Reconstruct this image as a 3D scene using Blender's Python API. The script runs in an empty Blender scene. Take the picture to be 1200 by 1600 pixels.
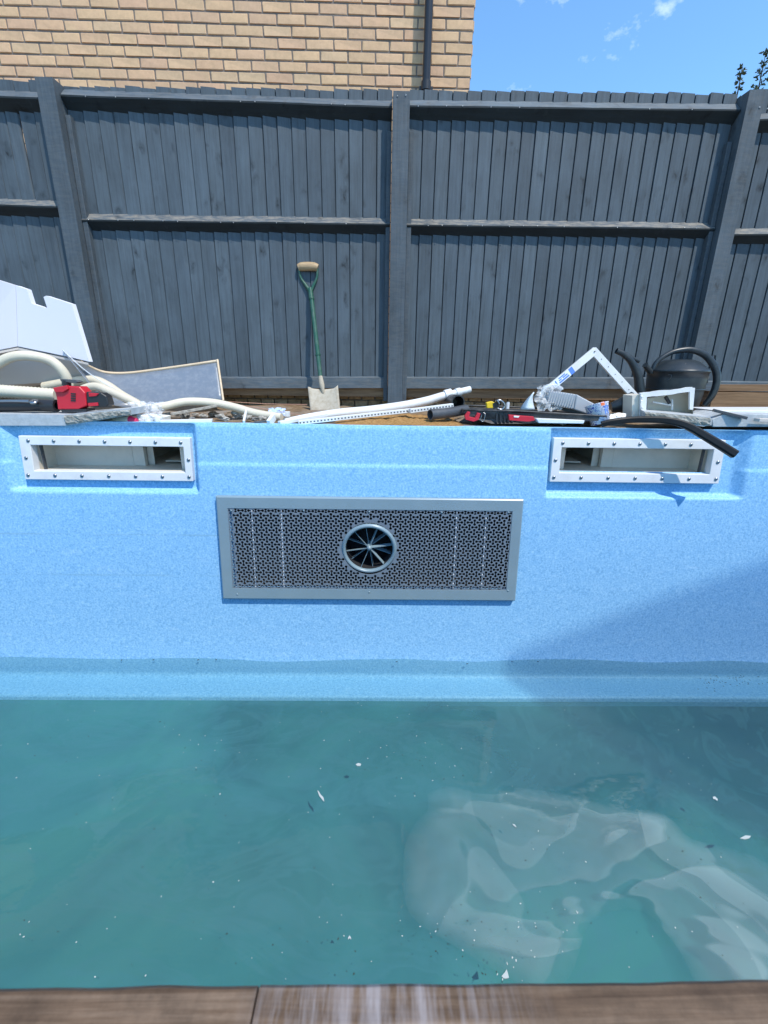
import bpy, bmesh, math, random
from mathutils import Vector, Matrix, noise
from mathutils.geometry import delaunay_2d_cdt
random.seed(7)
sc = bpy.context.scene
C = sc.collection
R_ = math.radians
# ------------------------------------------------------------------ camera
EYE = 0.274                      # eye height above the deck
F = 690.0                        # focal length in pixels of a 1200 px wide picture
PITCH, ROLL, YAW = 17.6, 0.9, -1.0
cd = bpy.data.cameras.new('camera'); cam = bpy.data.objects.new('camera', cd); C.objects.link(cam)
cam.location = (0, 0, EYE)
RM = Matrix.Rotation(R_(YAW), 3, 'Z') @ Matrix.Rotation(R_(90-PITCH), 3, 'X') @ Matrix.Rotation(R_(ROLL), 3, 'Z')
cam.rotation_euler = RM.to_euler()
cd.sensor_fit = 'HORIZONTAL'; cd.sensor_width = 36; cd.lens = F/1200*36
cd.clip_start = 0.02; cd.clip_end = 2000
cd.dof.use_dof = True; cd.dof.focus_distance = 2.6; cd.dof.aperture_fstop = 20.0
sc.camera = cam
# ------------------------------------------------------------------ light
SUN = Vector((0.84, -1.0, 2.12)).normalized()       # towards the sun
sl = bpy.data.lights.new('sun', 'SUN'); so = bpy.data.objects.new('sun', sl); C.objects.link(so)
so.rotation_euler = SUN.to_track_quat('Z', 'Y').to_euler()
sl.energy = 2.6; sl.angle = R_(0.5); sl.color = (1.0, 0.955, 0.87)
w = bpy.data.worlds.new('World'); sc.world = w; w.use_nodes = True
nt = w.node_tree; nt.nodes.clear()
out = nt.nodes.new('ShaderNodeOutputWorld'); bg = nt.nodes.new('ShaderNodeBackground')
sky = nt.nodes.new('ShaderNodeTexSky'); sky.sky_type = 'NISHITA'; sky.sun_disc = False
sky.sun_elevation = math.asin(SUN.z); sky.sun_rotation = math.atan2(SUN.x, SUN.y)
sky.ozone_density = 1.2; sky.air_density = 1.0; sky.dust_density = 0.0
tc = nt.nodes.new('ShaderNodeTexCoord'); n1 = nt.nodes.new('ShaderNodeTexNoise'); n1.inputs['Scale'].default_value = 9.0
n1.inputs['Detail'].default_value = 7; n1.inputs['Roughness'].default_value = 0.6
mp = nt.nodes.new('ShaderNodeMapping'); mp.inputs['Scale'].default_value = (1, 1, 1.6); mp.inputs['Location'].default_value = (3.1, 1.7, 0.40)
cr = nt.nodes.new('ShaderNodeValToRGB'); cr.color_ramp.elements[0].position = 0.59; cr.color_ramp.elements[1].position = 1.0
cr.color_ramp.elements[0].color = (0, 0, 0, 1); cr.color_ramp.elements[1].color = (0.9, 0.9, 0.9, 1)
mx = nt.nodes.new('ShaderNodeMix'); mx.data_type = 'RGBA'
mx.inputs['B'].default_value = (9.0, 9.4, 9.8, 1)
nt.links.new(tc.outputs['Generated'], mp.inputs['Vector']); nt.links.new(mp.outputs[0], n1.inputs['Vector'])
nt.links.new(n1.outputs['Fac'], cr.inputs[0]); nt.links.new(cr.outputs[0], mx.inputs['Factor'])
tn = nt.nodes.new('ShaderNodeMix'); tn.data_type = 'RGBA'; tn.blend_type = 'MULTIPLY'; tn.inputs['Factor'].default_value = 1
tn.inputs['B'].default_value = (.70, .98, 1.12, 1); nt.links.new(sky.outputs[0], tn.inputs['A']); nt.links.new(tn.outputs['Result'], mx.inputs['A']); nt.links.new(mx.outputs['Result'], bg.inputs['Color'])
bg.inputs['Strength'].default_value = 0.15
nt.links.new(bg.outputs[0], out.inputs[0])
sc.view_settings.view_transform = 'Standard'; sc.view_settings.look = 'None'
sc.view_settings.exposure = 0.88; sc.view_settings.gamma = 1.0; sc.view_settings.use_curve_mapping = False
sc.render.engine = 'CYCLES'
sc.cycles.transparent_max_bounces = 16; sc.cycles.max_bounces = 8

# ------------------------------------------------------------------ helpers
def ray(px, py): return RM @ Vector(((px-600)/F, -(py-800)/F, -1))
def P(px, py, Y):                  # sight line through a point of the photograph, at distance Y in front
    d = ray(px, py); return Vector((0, 0, EYE)) + d*(Y/d.y)
def G(px, py, z):                  # the same on a level plane
    d = ray(px, py); return Vector((0, 0, EYE)) + d*((z-EYE)/d.z)
def mpp(px, py, Y):                # metres per pixel there
    p = P(px, py, Y) - Vector((0, 0, EYE)); return (-(RM.transposed() @ p).z)/F

def link(name, me, mat, parent=None, loc=None, smooth=False):
    o = bpy.data.objects.new(name, me); C.objects.link(o)
    if mat is not None:
        for m in (mat if isinstance(mat, (list, tuple)) else [mat]): me.materials.append(m)
    if parent is not None: o.parent = parent
    if loc is not None: o.location = loc
    if smooth:
        for p in me.polygons: p.use_smooth = True
    return o
def tag(o, label, cat, group=None):
    o['label'] = label; o['category'] = cat
    if group: o['group'] = group
    return o
def empty(name, loc, label, cat, group=None):
    o = bpy.data.objects.new(name, None); C.objects.link(o); o.location = loc; o.empty_display_size = 0.05
    return tag(o, label, cat, group)

class MB:
    """collects shapes in world coordinates"""
    def __init__(s): s.v = []; s.f = []; s.m = []; s.sm = []
    def raw(s, vs, fs, mi=0, smooth=False):
        b = len(s.v); s.v += [Vector(v) for v in vs]; s.f += [tuple(b+i for i in f) for f in fs]
        s.m += [mi]*len(fs); s.sm += [smooth]*len(fs); return s
    def box(s, c, size, rot=None, mi=0, jit=0.0, bev=0.0):
        bm = bmesh.new(); bmesh.ops.create_cube(bm, size=1)
        for v in bm.verts: v.co = Vector((v.co.x*size[0], v.co.y*size[1], v.co.z*size[2]))
        if bev: bmesh.ops.bevel(bm, geom=bm.edges[:], offset=bev, segments=1, affect='EDGES')
        bm.verts.index_update()
        M = rot if rot else Matrix.Identity(3)
        vs = [M @ (v.co + Vector([random.uniform(-jit, jit) for _ in range(3)])) + Vector(c) for v in bm.verts]
        s.raw(vs, [[v.index for v in f.verts] for f in bm.faces], mi); bm.free(); return s
    def hexa(s, p, mi=0):            # 8 corners: bottom 4, top 4
        return s.raw(p, [(3,2,1,0), (4,5,6,7), (0,1,5,4), (1,2,6,5), (2,3,7,6), (3,0,4,7)], mi)
    def tube(s, pts, r, seg=12, mi=0, cap=True, step=None, ridge=None, hollow=None):
        pts = [Vector(p) for p in pts]
        rr = list(r) if isinstance(r, (list, tuple)) else [r]*len(pts)
        if len(pts) > 2 and step != 0: pts, rr = spline(pts, rr, step or 6)
        if ridge:                    # corrugated hose: resample finely and alternate the radius
            L = [0]
            for a, b in zip(pts, pts[1:]): L.append(L[-1]+(b-a).length)
            n = max(2, int(L[-1]/ridge*2)); np_, nr = [], []
            j = 0
            for i in range(n+1):
                t = L[-1]*i/n
                while j < len(L)-2 and L[j+1] < t: j += 1
                u = (t-L[j])/max(1e-9, L[j+1]-L[j]); np_.append(pts[j].lerp(pts[j+1], u))
                nr.append((rr[j]*(1-u)+rr[j+1]*u)*(1.0 if i % 2 else 0.86))
            pts, rr = np_, nr
        vs, fs = [], []; n = len(pts); up = None
        for i, p in enumerate(pts):
            t = (pts[min(i+1, n-1)] - pts[max(i-1, 0)]).normalized()
            if up is None: up = t.orthogonal().normalized()
            up = (up - t*up.dot(t)).normalized(); sd = t.cross(up)
            for k in range(seg):
                a = 2*math.pi*k/seg; vs.append(p + (up*math.cos(a)+sd*math.sin(a))*rr[i])
        for i in range(n-1):
            for k in range(seg):
                k2 = (k+1) % seg; fs.append((i*seg+k, i*seg+k2, (i+1)*seg+k2, (i+1)*seg+k))
        s.raw(vs, fs, mi, True)
        if cap:
            if hollow:               # open pipe: inner wall
                h = hollow; t0 = (pts[1]-pts[0]).normalized(); t1 = (pts[-1]-pts[-2]).normalized()
                for base, t, sg in ((0, t0, 1), ((n-1)*seg, t1, -1)):
                    c = pts[0] if base == 0 else pts[-1]
                    o = vs[base:base+seg]; inn = [c+(v-c)*h for v in o]; deep = [v+t*sg*rr[0]*4 for v in inn]
                    s.raw(o+inn+deep, [(k, (k+1) % seg, seg+(k+1) % seg, seg+k) for k in range(seg)] +
                          [(seg+k, seg+(k+1) % seg, 2*seg+(k+1) % seg, 2*seg+k) for k in range(seg)] + [tuple(range(2*seg, 3*seg))], mi)
            else: s.raw(vs[:seg], [tuple(range(seg))], mi); s.raw(vs[-seg:], [tuple(range(seg-1, -1, -1))], mi)
        return s
    def lathe(s, c, prof, seg=32, axis=Vector((0, 0, 1)), mi=0, smooth=True):
        q = Vector((0, 0, 1)).rotation_difference(Vector(axis)).to_matrix(); vs, fs = [], []
        for (r, z) in prof:
            for k in range(seg):
                a = 2*math.pi*k/seg; vs.append(Vector(c) + q @ Vector((r*math.cos(a), r*math.sin(a), z)))
        for i in range(len(prof)-1):
            for k in range(seg):
                k2 = (k+1) % seg; fs.append((i*seg+k, i*seg+k2, (i+1)*seg+k2, (i+1)*seg+k))
        return s.raw(vs, fs, mi, smooth)
    def prism(s, poly, d, mi=0):     # polygon of points pushed along d
        n = len(poly); d = Vector(d); a = [Vector(p) for p in poly]; b = [p+d for p in a]
        return s.raw(a+b, [tuple(range(n)), tuple(range(2*n-1, n-1, -1))] + [(i, (i+1) % n, n+(i+1) % n, n+i)[::-1] for i in range(n)], mi)
    def rock(s, c, r, seed, sq=(1, 1, .7), mi=0, sub=2, rough=.35, smooth=False):
        bm = bmesh.new(); bmesh.ops.create_icosphere(bm, subdivisions=sub, radius=1)
        for v in bm.verts:
            k = 1 + rough*noise.noise(v.co*1.6 + Vector((seed*7.1, seed*3.3, 0)))*1.6
            v.co = Vector((v.co.x*sq[0], v.co.y*sq[1], v.co.z*sq[2]))*k*r
        bm.verts.index_update()
        s.raw([v.co+Vector(c) for v in bm.verts], [[v.index for v in f.verts] for f in bm.faces], mi, smooth); bm.free(); return s
    def build(s, name, mat, parent=None, base=None, fix=True):
        if base is None: base = root_loc(parent) if parent else Vector((0, 0, 0))
        me = bpy.data.meshes.new(name); me.from_pydata([v-Vector(base) for v in s.v], [], s.f)
        me.polygons.foreach_set('material_index', s.m); me.polygons.foreach_set('use_smooth', s.sm)
        if fix:
            bm = bmesh.new(); bm.from_mesh(me); bmesh.ops.recalc_face_normals(bm, faces=bm.faces[:]); bm.to_mesh(me); bm.free()
        o = link(name, me, mat, parent)
        if not parent: o.location = base
        return o
def root_loc(o):
    l = Vector(o.location)
    while o.parent: o = o.parent; l += o.location
    return l
def spline(pts, rr, k):
    P_ = [pts[0]*2-pts[1]] + pts + [pts[-1]*2-pts[-2]]; Rr = [rr[0]]+rr+[rr[-1]]; o, q = [], []
    for i in range(1, len(P_)-2):
        for j in range(k):
            t = j/k; a, b, c, d = P_[i-1:i+3]
            o.append(0.5*((2*b)+(c-a)*t+(2*a-5*b+4*c-d)*t*t+(3*b-a-3*c+d)*t**3)); q.append(Rr[i]*(1-t)+Rr[i+1]*t)
    o.append(pts[-1]); q.append(rr[-1]); return o, q

# ------------------------------------------------------------------ materials
def mat(name, col, rough=.6, metal=0, spec=.5, build=None, trans=0, alpha=1):
    m = bpy.data.materials.new(name); m.use_nodes = True; n = m.node_tree; b = n.nodes['Principled BSDF']
    b.inputs['Base Color'].default_value = (*col, 1); b.inputs['Roughness'].default_value = rough
    b.inputs['Metallic'].default_value = metal; b.inputs['Specular IOR Level'].default_value = spec
    b.inputs['Transmission Weight'].default_value = trans; b.inputs['Alpha'].default_value = alpha
    if build: build(n, b)
    return m
def nd(n, t, **k):
    x = n.nodes.new(t)
    for a, v in k.items():
        if a in x.inputs: x.inputs[a].default_value = v
        else: setattr(x, a, v)
    return x
def coords(n, scale=(1, 1, 1), rnd=0.0, rot=None):
    t = nd(n, 'ShaderNodeTexCoord'); m = nd(n, 'ShaderNodeMapping'); m.inputs['Scale'].default_value = scale
    if rot: m.inputs['Rotation'].default_value = rot
    if rnd:
        oi = nd(n, 'ShaderNodeObjectInfo'); mu = nd(n, 'ShaderNodeMath', operation='MULTIPLY'); mu.inputs[1].default_value = rnd
        cx = nd(n, 'ShaderNodeCombineXYZ'); ad = nd(n, 'ShaderNodeVectorMath', operation='ADD')
        n.links.new(oi.outputs['Random'], mu.inputs[0]); n.links.new(mu.outputs[0], cx.inputs[0]); n.links.new(mu.outputs[0], cx.inputs[2])
        n.links.new(t.outputs['Object'], ad.inputs[0]); n.links.new(cx.outputs[0], ad.inputs[1]); n.links.new(ad.outputs[0], m.inputs[0])
    else: n.links.new(t.outputs['Object'], m.inputs[0])
    return m.outputs[0]
def nz(n, vec, scale, detail=4, rough=.55, dist=0):
    x = nd(n, 'ShaderNodeTexNoise'); x.inputs['Scale'].default_value = scale; x.inputs['Detail'].default_value = detail
    x.inputs['Roughness'].default_value = rough; x.inputs['Distortion'].default_value = dist
    n.links.new(vec, x.inputs['Vector']); return x.outputs['Fac']
def ramp(n, fac, stops):
    r = nd(n, 'ShaderNodeValToRGB'); e = r.color_ramp.elements
    while len(e) < len(stops): e.new(.5)
    for i, (p, c) in enumerate(stops): e[i].position = p; e[i].color = (*c, 1) if len(c) == 3 else c
    n.links.new(fac, r.inputs[0]); return r.outputs[0]
def mixc(n, fac, a, b, mode='MIX'):
    x = nd(n, 'ShaderNodeMix', data_type='RGBA', blend_type=mode)
    for s, v in (('Factor', fac), ('A', a), ('B', b)):
        if isinstance(v, bpy.types.NodeSocket): n.links.new(v, x.inputs[s])
        elif s == 'Factor': x.inputs[s].default_value = v
        else: x.inputs[s].default_value = (*v, 1)
    return x.outputs['Result']
def bump(n, b, h, st=.3, dist=.002):
    x = nd(n, 'ShaderNodeBump'); x.inputs['Strength'].default_value = st; x.inputs['Distance'].default_value = dist
    n.links.new(h, x.inputs['Height']); n.links.new(x.outputs[0], b.inputs['Normal'])
def g3(v): return (v, v, v)
def rndval(n):
    return nd(n, 'ShaderNodeObjectInfo').outputs['Random']

def fence_mat(name, base, weather=0.0, gap=1.0, vec=(60, 60, 3)):
    def bld(n, b):
        v = coords(n, vec, 37.0); g = nz(n, v, 1.0, 6, .65)
        c = ramp(n, g, [(.3, tuple(x*.78 for x in base)), (.5, base), (.72, tuple(x*1.18 for x in base))])
        # knots
        k = coords(n, (10, 10, 6.0), 91.0); vo = nd(n, 'ShaderNodeTexVoronoi'); vo.inputs['Scale'].default_value = 1.0
        kd = nd(n, 'ShaderNodeVectorMath', operation='ADD'); kn_ = nd(n, 'ShaderNodeTexNoise'); kn_.inputs['Scale'].default_value = 2.6; kn_.inputs['Detail'].default_value = 4; n.links.new(k, kn_.inputs['Vector']); n.links.new(k, kd.inputs[0]); n.links.new(kn_.outputs['Color'], kd.inputs[1]); n.links.new(kd.outputs[0], vo.inputs['Vector'])
        kn = ramp(n, vo.outputs['Distance'], [(.06, g3(1)), (.16, g3(.45)), (.36, g3(0))])
        big = nz(n, coords(n, (1, 1, 1), 5.0), 3.0, 3)
        km = mixc(n, 1.0, kn, ramp(n, big, [(.40, g3(0)), (.60, g3(.95))]), 'MULTIPLY')
        c = mixc(n, km, c, tuple(x*.22 for x in base))
        tint = mixc(n, rndval(n), tuple(.87 for x in base), (1.12, 1.11, 1.09))
        c = mixc(n, 1.0, c, tint, 'MULTIPLY')
        c = mixc(n, 1.0, c, ramp(n, nz(n, coords(n, (1.5, 1.5, 1.0), 7.0), 2.2, 5, .65), [(.3, g3(.80)), (.7, (1.18, 1.22, 1.26))]), 'MULTIPLY')
        # worn pale dust
        d = ramp(n, nz(n, coords(n, (4, 4, 1.3), 11.0), 3.5, 6, .7), [(.58, g3(0)), (.8, g3(.28))])
        c = mixc(n, d, c, tuple(.10+x*.8 for x in base))
        if weather:
            wv = ramp(n, nz(n, coords(n, (2.5, 9, 14), 3.0), 5, 8, .75), [(.42, g3(0)), (.6, g3(weather))])
            c = mixc(n, wv, c, (.27, .235, .19))
        n.links.new(c, b.inputs['Base Color'])
        bump(n, b, g, .5, .0025)
    return mat(name, base, .62, 0, .35, bld)
FP = (.070, .090, .107)
M_fence = fence_mat('fence_paint', FP)
M_rail = fence_mat('fence_rail_paint', FP, 0.75, vec=(3, 60, 60))
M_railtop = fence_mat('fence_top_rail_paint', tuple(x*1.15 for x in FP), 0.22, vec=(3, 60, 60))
M_railunder = fence_mat('fence_rail_underside_shade', (.018, .024, .027), 0.0, vec=(3, 60, 60))  # darker copy for rail undersides, their shade put into the paint colour
M_post = fence_mat('fence_post_paint', (.064, .082, .098), 0.10)

def wood(name, a, bcol, vec, rough=.75):
    def bld(n, b):
        g = nz(n, coords(n, vec, 13.0), 1.0, 7, .65, .4)
        n.links.new(ramp(n, g, [(.3, a), (.65, bcol)]), b.inputs['Base Color']); bump(n, b, g, .5, .002)
    return mat(name, a, rough, 0, .3, bld)
M_rawwood = wood('raw_timber', (.13, .075, .04), (.27, .17, .095), (3, 50, 50))
M_ashwood = wood('grip_wood', (.32, .21, .11), (.47, .33, .19), (10, 60, 60), .5)
M_edging = wood('pale_edging', (.55, .42, .28), (.68, .54, .38), (10, 50, 50), .6)

def brick_b(n, b):
    v = coords(n, (1, 1, 1), 23.0); g = nz(n, v, 22, 6, .7)
    r = ramp(n, rndval(n), [(0, (.64, .405, .245)), (.3, (.65, .43, .25)), (.6, (.645, .42, .255)), (.8, (.62, .385, .245)), (1, (.65, .45, .27))])
    sh = ramp(n, g, [(.25, g3(.84)), (.6, g3(1.02))])
    c = mixc(n, 1.0, r, sh, 'MULTIPLY')
    c = mixc(n, ramp(n, nz(n, v, 6, 3), [(.55, g3(0)), (.75, g3(.45))]), c, (.62, .38, .25))
    n.links.new(c, b.inputs['Base Color']); bump(n, b, nz(n, v, 90, 5, .7), .6, .002)
M_brick = mat('buff_brick', (.5, .36, .22), .85, 0, .25, brick_b)
def dbrick_b(n, b):
    v = coords(n, (1, 1, 1), 23.0); g = nz(n, v, 30, 6, .7)
    r = ramp(n, rndval(n), [(0, (.26, .18, .10)), (.5, (.33, .22, .12)), (1, (.38, .27, .16))])
    n.links.new(mixc(n, 1.0, r, ramp(n, g, [(.3, g3(.5)), (.65, g3(1.1))]), 'MULTIPLY'), b.inputs['Base Color']); bump(n, b, g, .8, .004)
M_dbrick = mat('dirty_brick', (.2, .13, .08), .9, 0, .2, dbrick_b)
M_mortar = mat('mortar', (.17, .14, .115), .95, 0, .1, lambda n, b: (n.links.new(ramp(n, nz(n, coords(n), 60, 4), [(.3, (.17, .14, .12)), (.7, (.25, .21, .18))]), b.inputs['Base Color']), None)[0])
M_black = mat('black_plastic', (.018, .018, .02), .42)
M_pipe = mat('downpipe_black', (.022, .02, .02), .28, 0, .5)

def gel(n, b):
    v = coords(n)
    s1 = nz(n, v, 105, 2, .6); s2 = nz(n, v, 55, 3, .6)
    c = ramp(n, s1, [(.32, (.13, .33, .54)), (.44, (.21, .46, .70)), (.56, (.275, .54, .77)), (.70, (.40, .66, .84))])
    c = mixc(n, .35, c, ramp(n, s2, [(.35, (.19, .42, .69)), (.65, (.31, .56, .80))]))
    # faint dirty tide marks and wiping marks
    sp = nd(n, 'ShaderNodeSeparateXYZ'); n.links.new(v, sp.inputs[0])
    for zc_, wd_, am in ((-.62, .010, .55), (-.86, .010, .35)):       # two old tide marks, left part of the wall
        mr = nd(n, 'ShaderNodeMath', operation='ADD'); mr.inputs[1].default_value = -zc_; n.links.new(sp.outputs[2], mr.inputs[0])
        ab = nd(n, 'ShaderNodeMath', operation='ABSOLUTE'); n.links.new(mr.outputs[0], ab.inputs[0])
        dv = nd(n, 'ShaderNodeMapRange'); dv.inputs['From Min'].default_value = wd_; dv.inputs['From Max'].default_value = 0; dv.inputs['To Max'].default_value = am; n.links.new(ab.outputs[0], dv.inputs[0])
        xm = nd(n, 'ShaderNodeMapRange'); xm.inputs['From Min'].default_value = -.3; xm.inputs['From Max'].default_value = -.9; n.links.new(sp.outputs[0], xm.inputs[0])
        mk = nd(n, 'ShaderNodeMath', operation='MULTIPLY'); n.links.new(dv.outputs[0], mk.inputs[0]); n.links.new(xm.outputs[0], mk.inputs[1])
        f_ = mixc(n, 1.0, mk.outputs[0], ramp(n, nz(n, coords(n, (2, 1, 30)), 2.0, 4), [(.4, g3(0)), (.6, g3(1))]), 'MULTIPLY')
        c = mixc(n, f_, c, (.22, .40, .50))
    st = ramp(n, nz(n, coords(n, (.9, 1, 13)), 3.0, 6, .7), [(.60, g3(0)), (.74, g3(.25))])
    c = mixc(n, st, c, (.20, .42, .66))
    sc_ = ramp(n, nz(n, coords(n, (2.2, 1, 9), rot=(0, R_(24), 0)), 3.2, 6, .6), [(.60, g3(0)), (.72, g3(.16))])
    c = mixc(n, sc_, c, (.55, .75, .92))
    n.links.new(c, b.inputs['Base Color']); bump(n, b, s2, .12, .002)
M_gel = mat('blue_speckled_gelcoat', (.2, .45, .8), .5, 0, .35, gel)

def bed(n, b):
    v = coords(n)
    a = nz(n, v, 1.6, 5, .6, 1.2); s = nz(n, v, 4.5, 6, .6, 2.0)
    c = ramp(n, a, [(.3, (.08, .17, .20)), (.5, (.10, .20, .22)), (.7, (.12, .22, .22))])
    c = mixc(n, ramp(n, s, [(.50, g3(0)), (.56, g3(.30))]), c, (.30, .58, .60))
    n.links.new(c, b.inputs['Base Color'])
M_bed = mat('silted_gelcoat', (.2, .5, .6), .7, 0, .2, bed)

def dirt(n, b):
    v = coords(n); g = nz(n, v, 14, 8, .7)
    c = ramp(n, g, [(.3, (.13, .085, .05)), (.5, (.24, .16, .095)), (.7, (.36, .26, .16))])
    c = mixc(n, ramp(n, nz(n, v, 4, 3), [(.45, g3(0)), (.6, g3(.7))]), c, (.33, .30, .26))
    n.links.new(c, b.inputs['Base Color']); bump(n, b, nz(n, v, 70, 6, .8), 1.0, .012)
M_dirt = mat('dusty_earth', (.2, .14, .09), .95, 0, .1, dirt)
def sand(n, b):
    v = coords(n); g = nz(n, v, 60, 8, .75)
    n.links.new(ramp(n, g, [(.3, (.20, .10, .035)), (.55, (.40, .23, .09)), (.75, (.52, .33, .16))]), b.inputs['Base Color']); bump(n, b, g, 1.0, .01)
M_sand = mat('orange_sand', (.35, .2, .08), .95, 0, .1, sand)
def stone_fn(a, c_, sc_=25):
    def f(n, b):
        v = coords(n, (1, 1, 1), 9.0); g = nz(n, v, sc_, 8, .7)
        n.links.new(ramp(n, g, [(.3, a), (.7, c_)]), b.inputs['Base Color']); bump(n, b, g, .7, .004)
    return f
M_slab = mat('grey_porcelain_slab', (.42, .44, .45), .6, 0, .3, stone_fn((.34, .36, .37), (.50, .52, .53)))
M_slabrough = mat('broken_slab_edge', (.4, .4, .38), .95, 0, .1, stone_fn((.12, .11, .09), (.45, .44, .40), 30))
M_rubble = mat('rubble', (.3, .28, .25), .95, 0, .1, stone_fn((.17, .155, .13), (.52, .48, .42), 40))
M_rubdark = mat('dark_rubble', (.1, .1, .1), .95, 0, .1, stone_fn((.03, .03, .03), (.35, .33, .30), 50))
def dirty(base, dcol, amt=.5, scl=12, rough=.45):
    def f(n, b):
        g = nz(n, coords(n, (1, 1, 1), 4.0), scl, 7, .7)
        n.links.new(mixc(n, ramp(n, g, [(.45, g3(0)), (.75, g3(amt))]), base, dcol), b.inputs['Base Color'])
        bump(n, b, g, .15, .002)
    return f
def dmat(name, base, dcol=(.3, .26, .2), amt=.5, scl=12, rough=.45, **k): return mat(name, base, rough, build=dirty(base, dcol, amt, scl), **k)
M_white = dmat('white_plastic', (.70, .70, .69), amt=.22)
M_inner = dmat('skimmer_plastic', (.68, .62, .52), amt=.25, scl=6)
M_hose = dmat('cream_hose', (.64, .57, .44), (.45, .38, .25), .4, 9)
M_foam = mat('white_foam_board', (.68, .67, .72), .7, 0, .2)
M_foamin = mat('foam_board_underside', (.56, .50, .45), .8, 0, .2)
M_red = mat('red_plastic', (.52, .015, .03), .35)
M_redcap = mat('pink_red_cap', (.72, .03, .10), .4)
M_green = dmat('green_painted_tube', (.02, .09, .055), (.2, .2, .17), .35, 30, .35)
M_clayblade = dmat('dried_cement', (.44, .39, .31), (.26, .20, .13), .8, 30, .85)
M_dgrey = dmat('dark_grey_pipe', (.055, .06, .068), (.2, .18, .15), .3)
M_steel = mat('screw_steel', (.38, .38, .38), .3, 1.0)
M_panel = dmat('grey_metal_panel', (.20, .28, .315), (.25, .33, .36), .5, 5, .35, spec=.6)
M_grille = dmat('grille_grey', (.15, .19, .225), (.22, .24, .27), .5, 20, .4)
M_void = mat('dark_interior', (.012, .012, .014), .8)  # near-black stands in for the shade inside nozzle and housing
M_tray = dmat('black_tray', (.022, .023, .025), (.22, .2, .17), .45, 18, .5)
M_yellow = mat('yellow_case', (.78, .52, .02), .35)
M_clear = mat('clear_plastic', (.75, .78, .80), .3, 0, .5, alpha=.40)
M_duct = mat('smoky_grey_duct', (.55, .55, .56), .3, 0, .5, alpha=.82)
M_wrap = mat('plastic_wrap', (.80, .82, .86), .25, 0, .5, alpha=.36)
M_acry = dmat('frosted_sheet', (.22, .26, .32), (.42, .45, .48), .5, 24, .28, alpha=.62)
M_can = dmat('dark_can_plastic', (.015, .022, .027), (.12, .12, .11), .25, 10, .38)
M_rubber = mat('black_rubber', (.009, .009, .010), .5, 0, .3)
M_string = mat('pink_string', (.6, .32, .22), .8)
def cup(n, b):
    v = coords(n); a = nz(n, v, 42, 1, .5, 1.2)
    c = ramp(n, a, [(.455, (.74, .74, .78)), (.47, (.06, .10, .42)), (.53, (.06, .10, .42)), (.545, (.74, .74, .78))])
    n.links.new(c, b.inputs['Base Color'])
M_cup = mat('printed_cup', (.8, .8, .8), .5, build=cup)
M_blue = mat('blue_label', (.10, .22, .62), .4)
M_orange = mat('orange_print', (.75, .16, .05), .5)
M_paper = mat('paper', (.80, .80, .76), .8)
def sill(n, b):
    v = coords(n); g = nz(n, coords(n, (3, 130, 60), 17.0), 1.0, 8, .7, .8)
    c = ramp(n, g, [(.32, (.05, .028, .016)), (.5, (.13, .082, .050)), (.68, (.21, .145, .098))])
    sep = nd(n, 'ShaderNodeSeparateXYZ'); n.links.new(v, sep.inputs[0])
    mk = ramp(n, sep.outputs[0], [(0.0, g3(0)), (.5, g3(0)), (.52, g3(1)), (.60, g3(0))])
    return v, c
def sill_b(n, b):
    v, c = sill(n, b)
    # pale resin drips that run across the grain, in the middle of the timber only
    d = nz(n, coords(n, (160, 14, 9)), 1.0, 5, .7)
    mk = nz(n, coords(n, (13, 2, 2)), 1.0, 2)
    sep = nd(n, 'ShaderNodeSeparateXYZ'); n.links.new(v, sep.inputs[0])
    m1 = nd(n, 'ShaderNodeMapRange'); m1.inputs['From Min'].default_value = -.055; m1.inputs['From Max'].default_value = -.035; n.links.new(sep.outputs[0], m1.inputs[0])
    m2 = nd(n, 'ShaderNodeMapRange'); m2.inputs['From Min'].default_value = .075; m2.inputs['From Max'].default_value = .03; n.links.new(sep.outputs[0], m2.inputs[0])
    mm = nd(n, 'ShaderNodeMath', operation='MULTIPLY'); n.links.new(m1.outputs[0], mm.inputs[0]); n.links.new(m2.outputs[0], mm.inputs[1])
    dd = ramp(n, d, [(.42, g3(0)), (.66, g3(.70))])
    f = mixc(n, 1.0, dd, mm.outputs[0], 'MULTIPLY')
    c = mixc(n, 1.0, c, ramp(n, nz(n, coords(n), 28, 7, .75), [(.3, g3(.55)), (.6, g3(1.15))]), 'MULTIPLY')
    c = mixc(n, f, c, (.34, .31, .31))
    n.links.new(c, b.inputs['Base Color']); bump(n, b, nz(n, coords(n, (4, 90, 60), 17.0), 1.0, 8), .6, .001)
M_sill = mat('weathered_sleeper', (.2, .15, .11), .7, 0, .3, sill_b)

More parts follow.
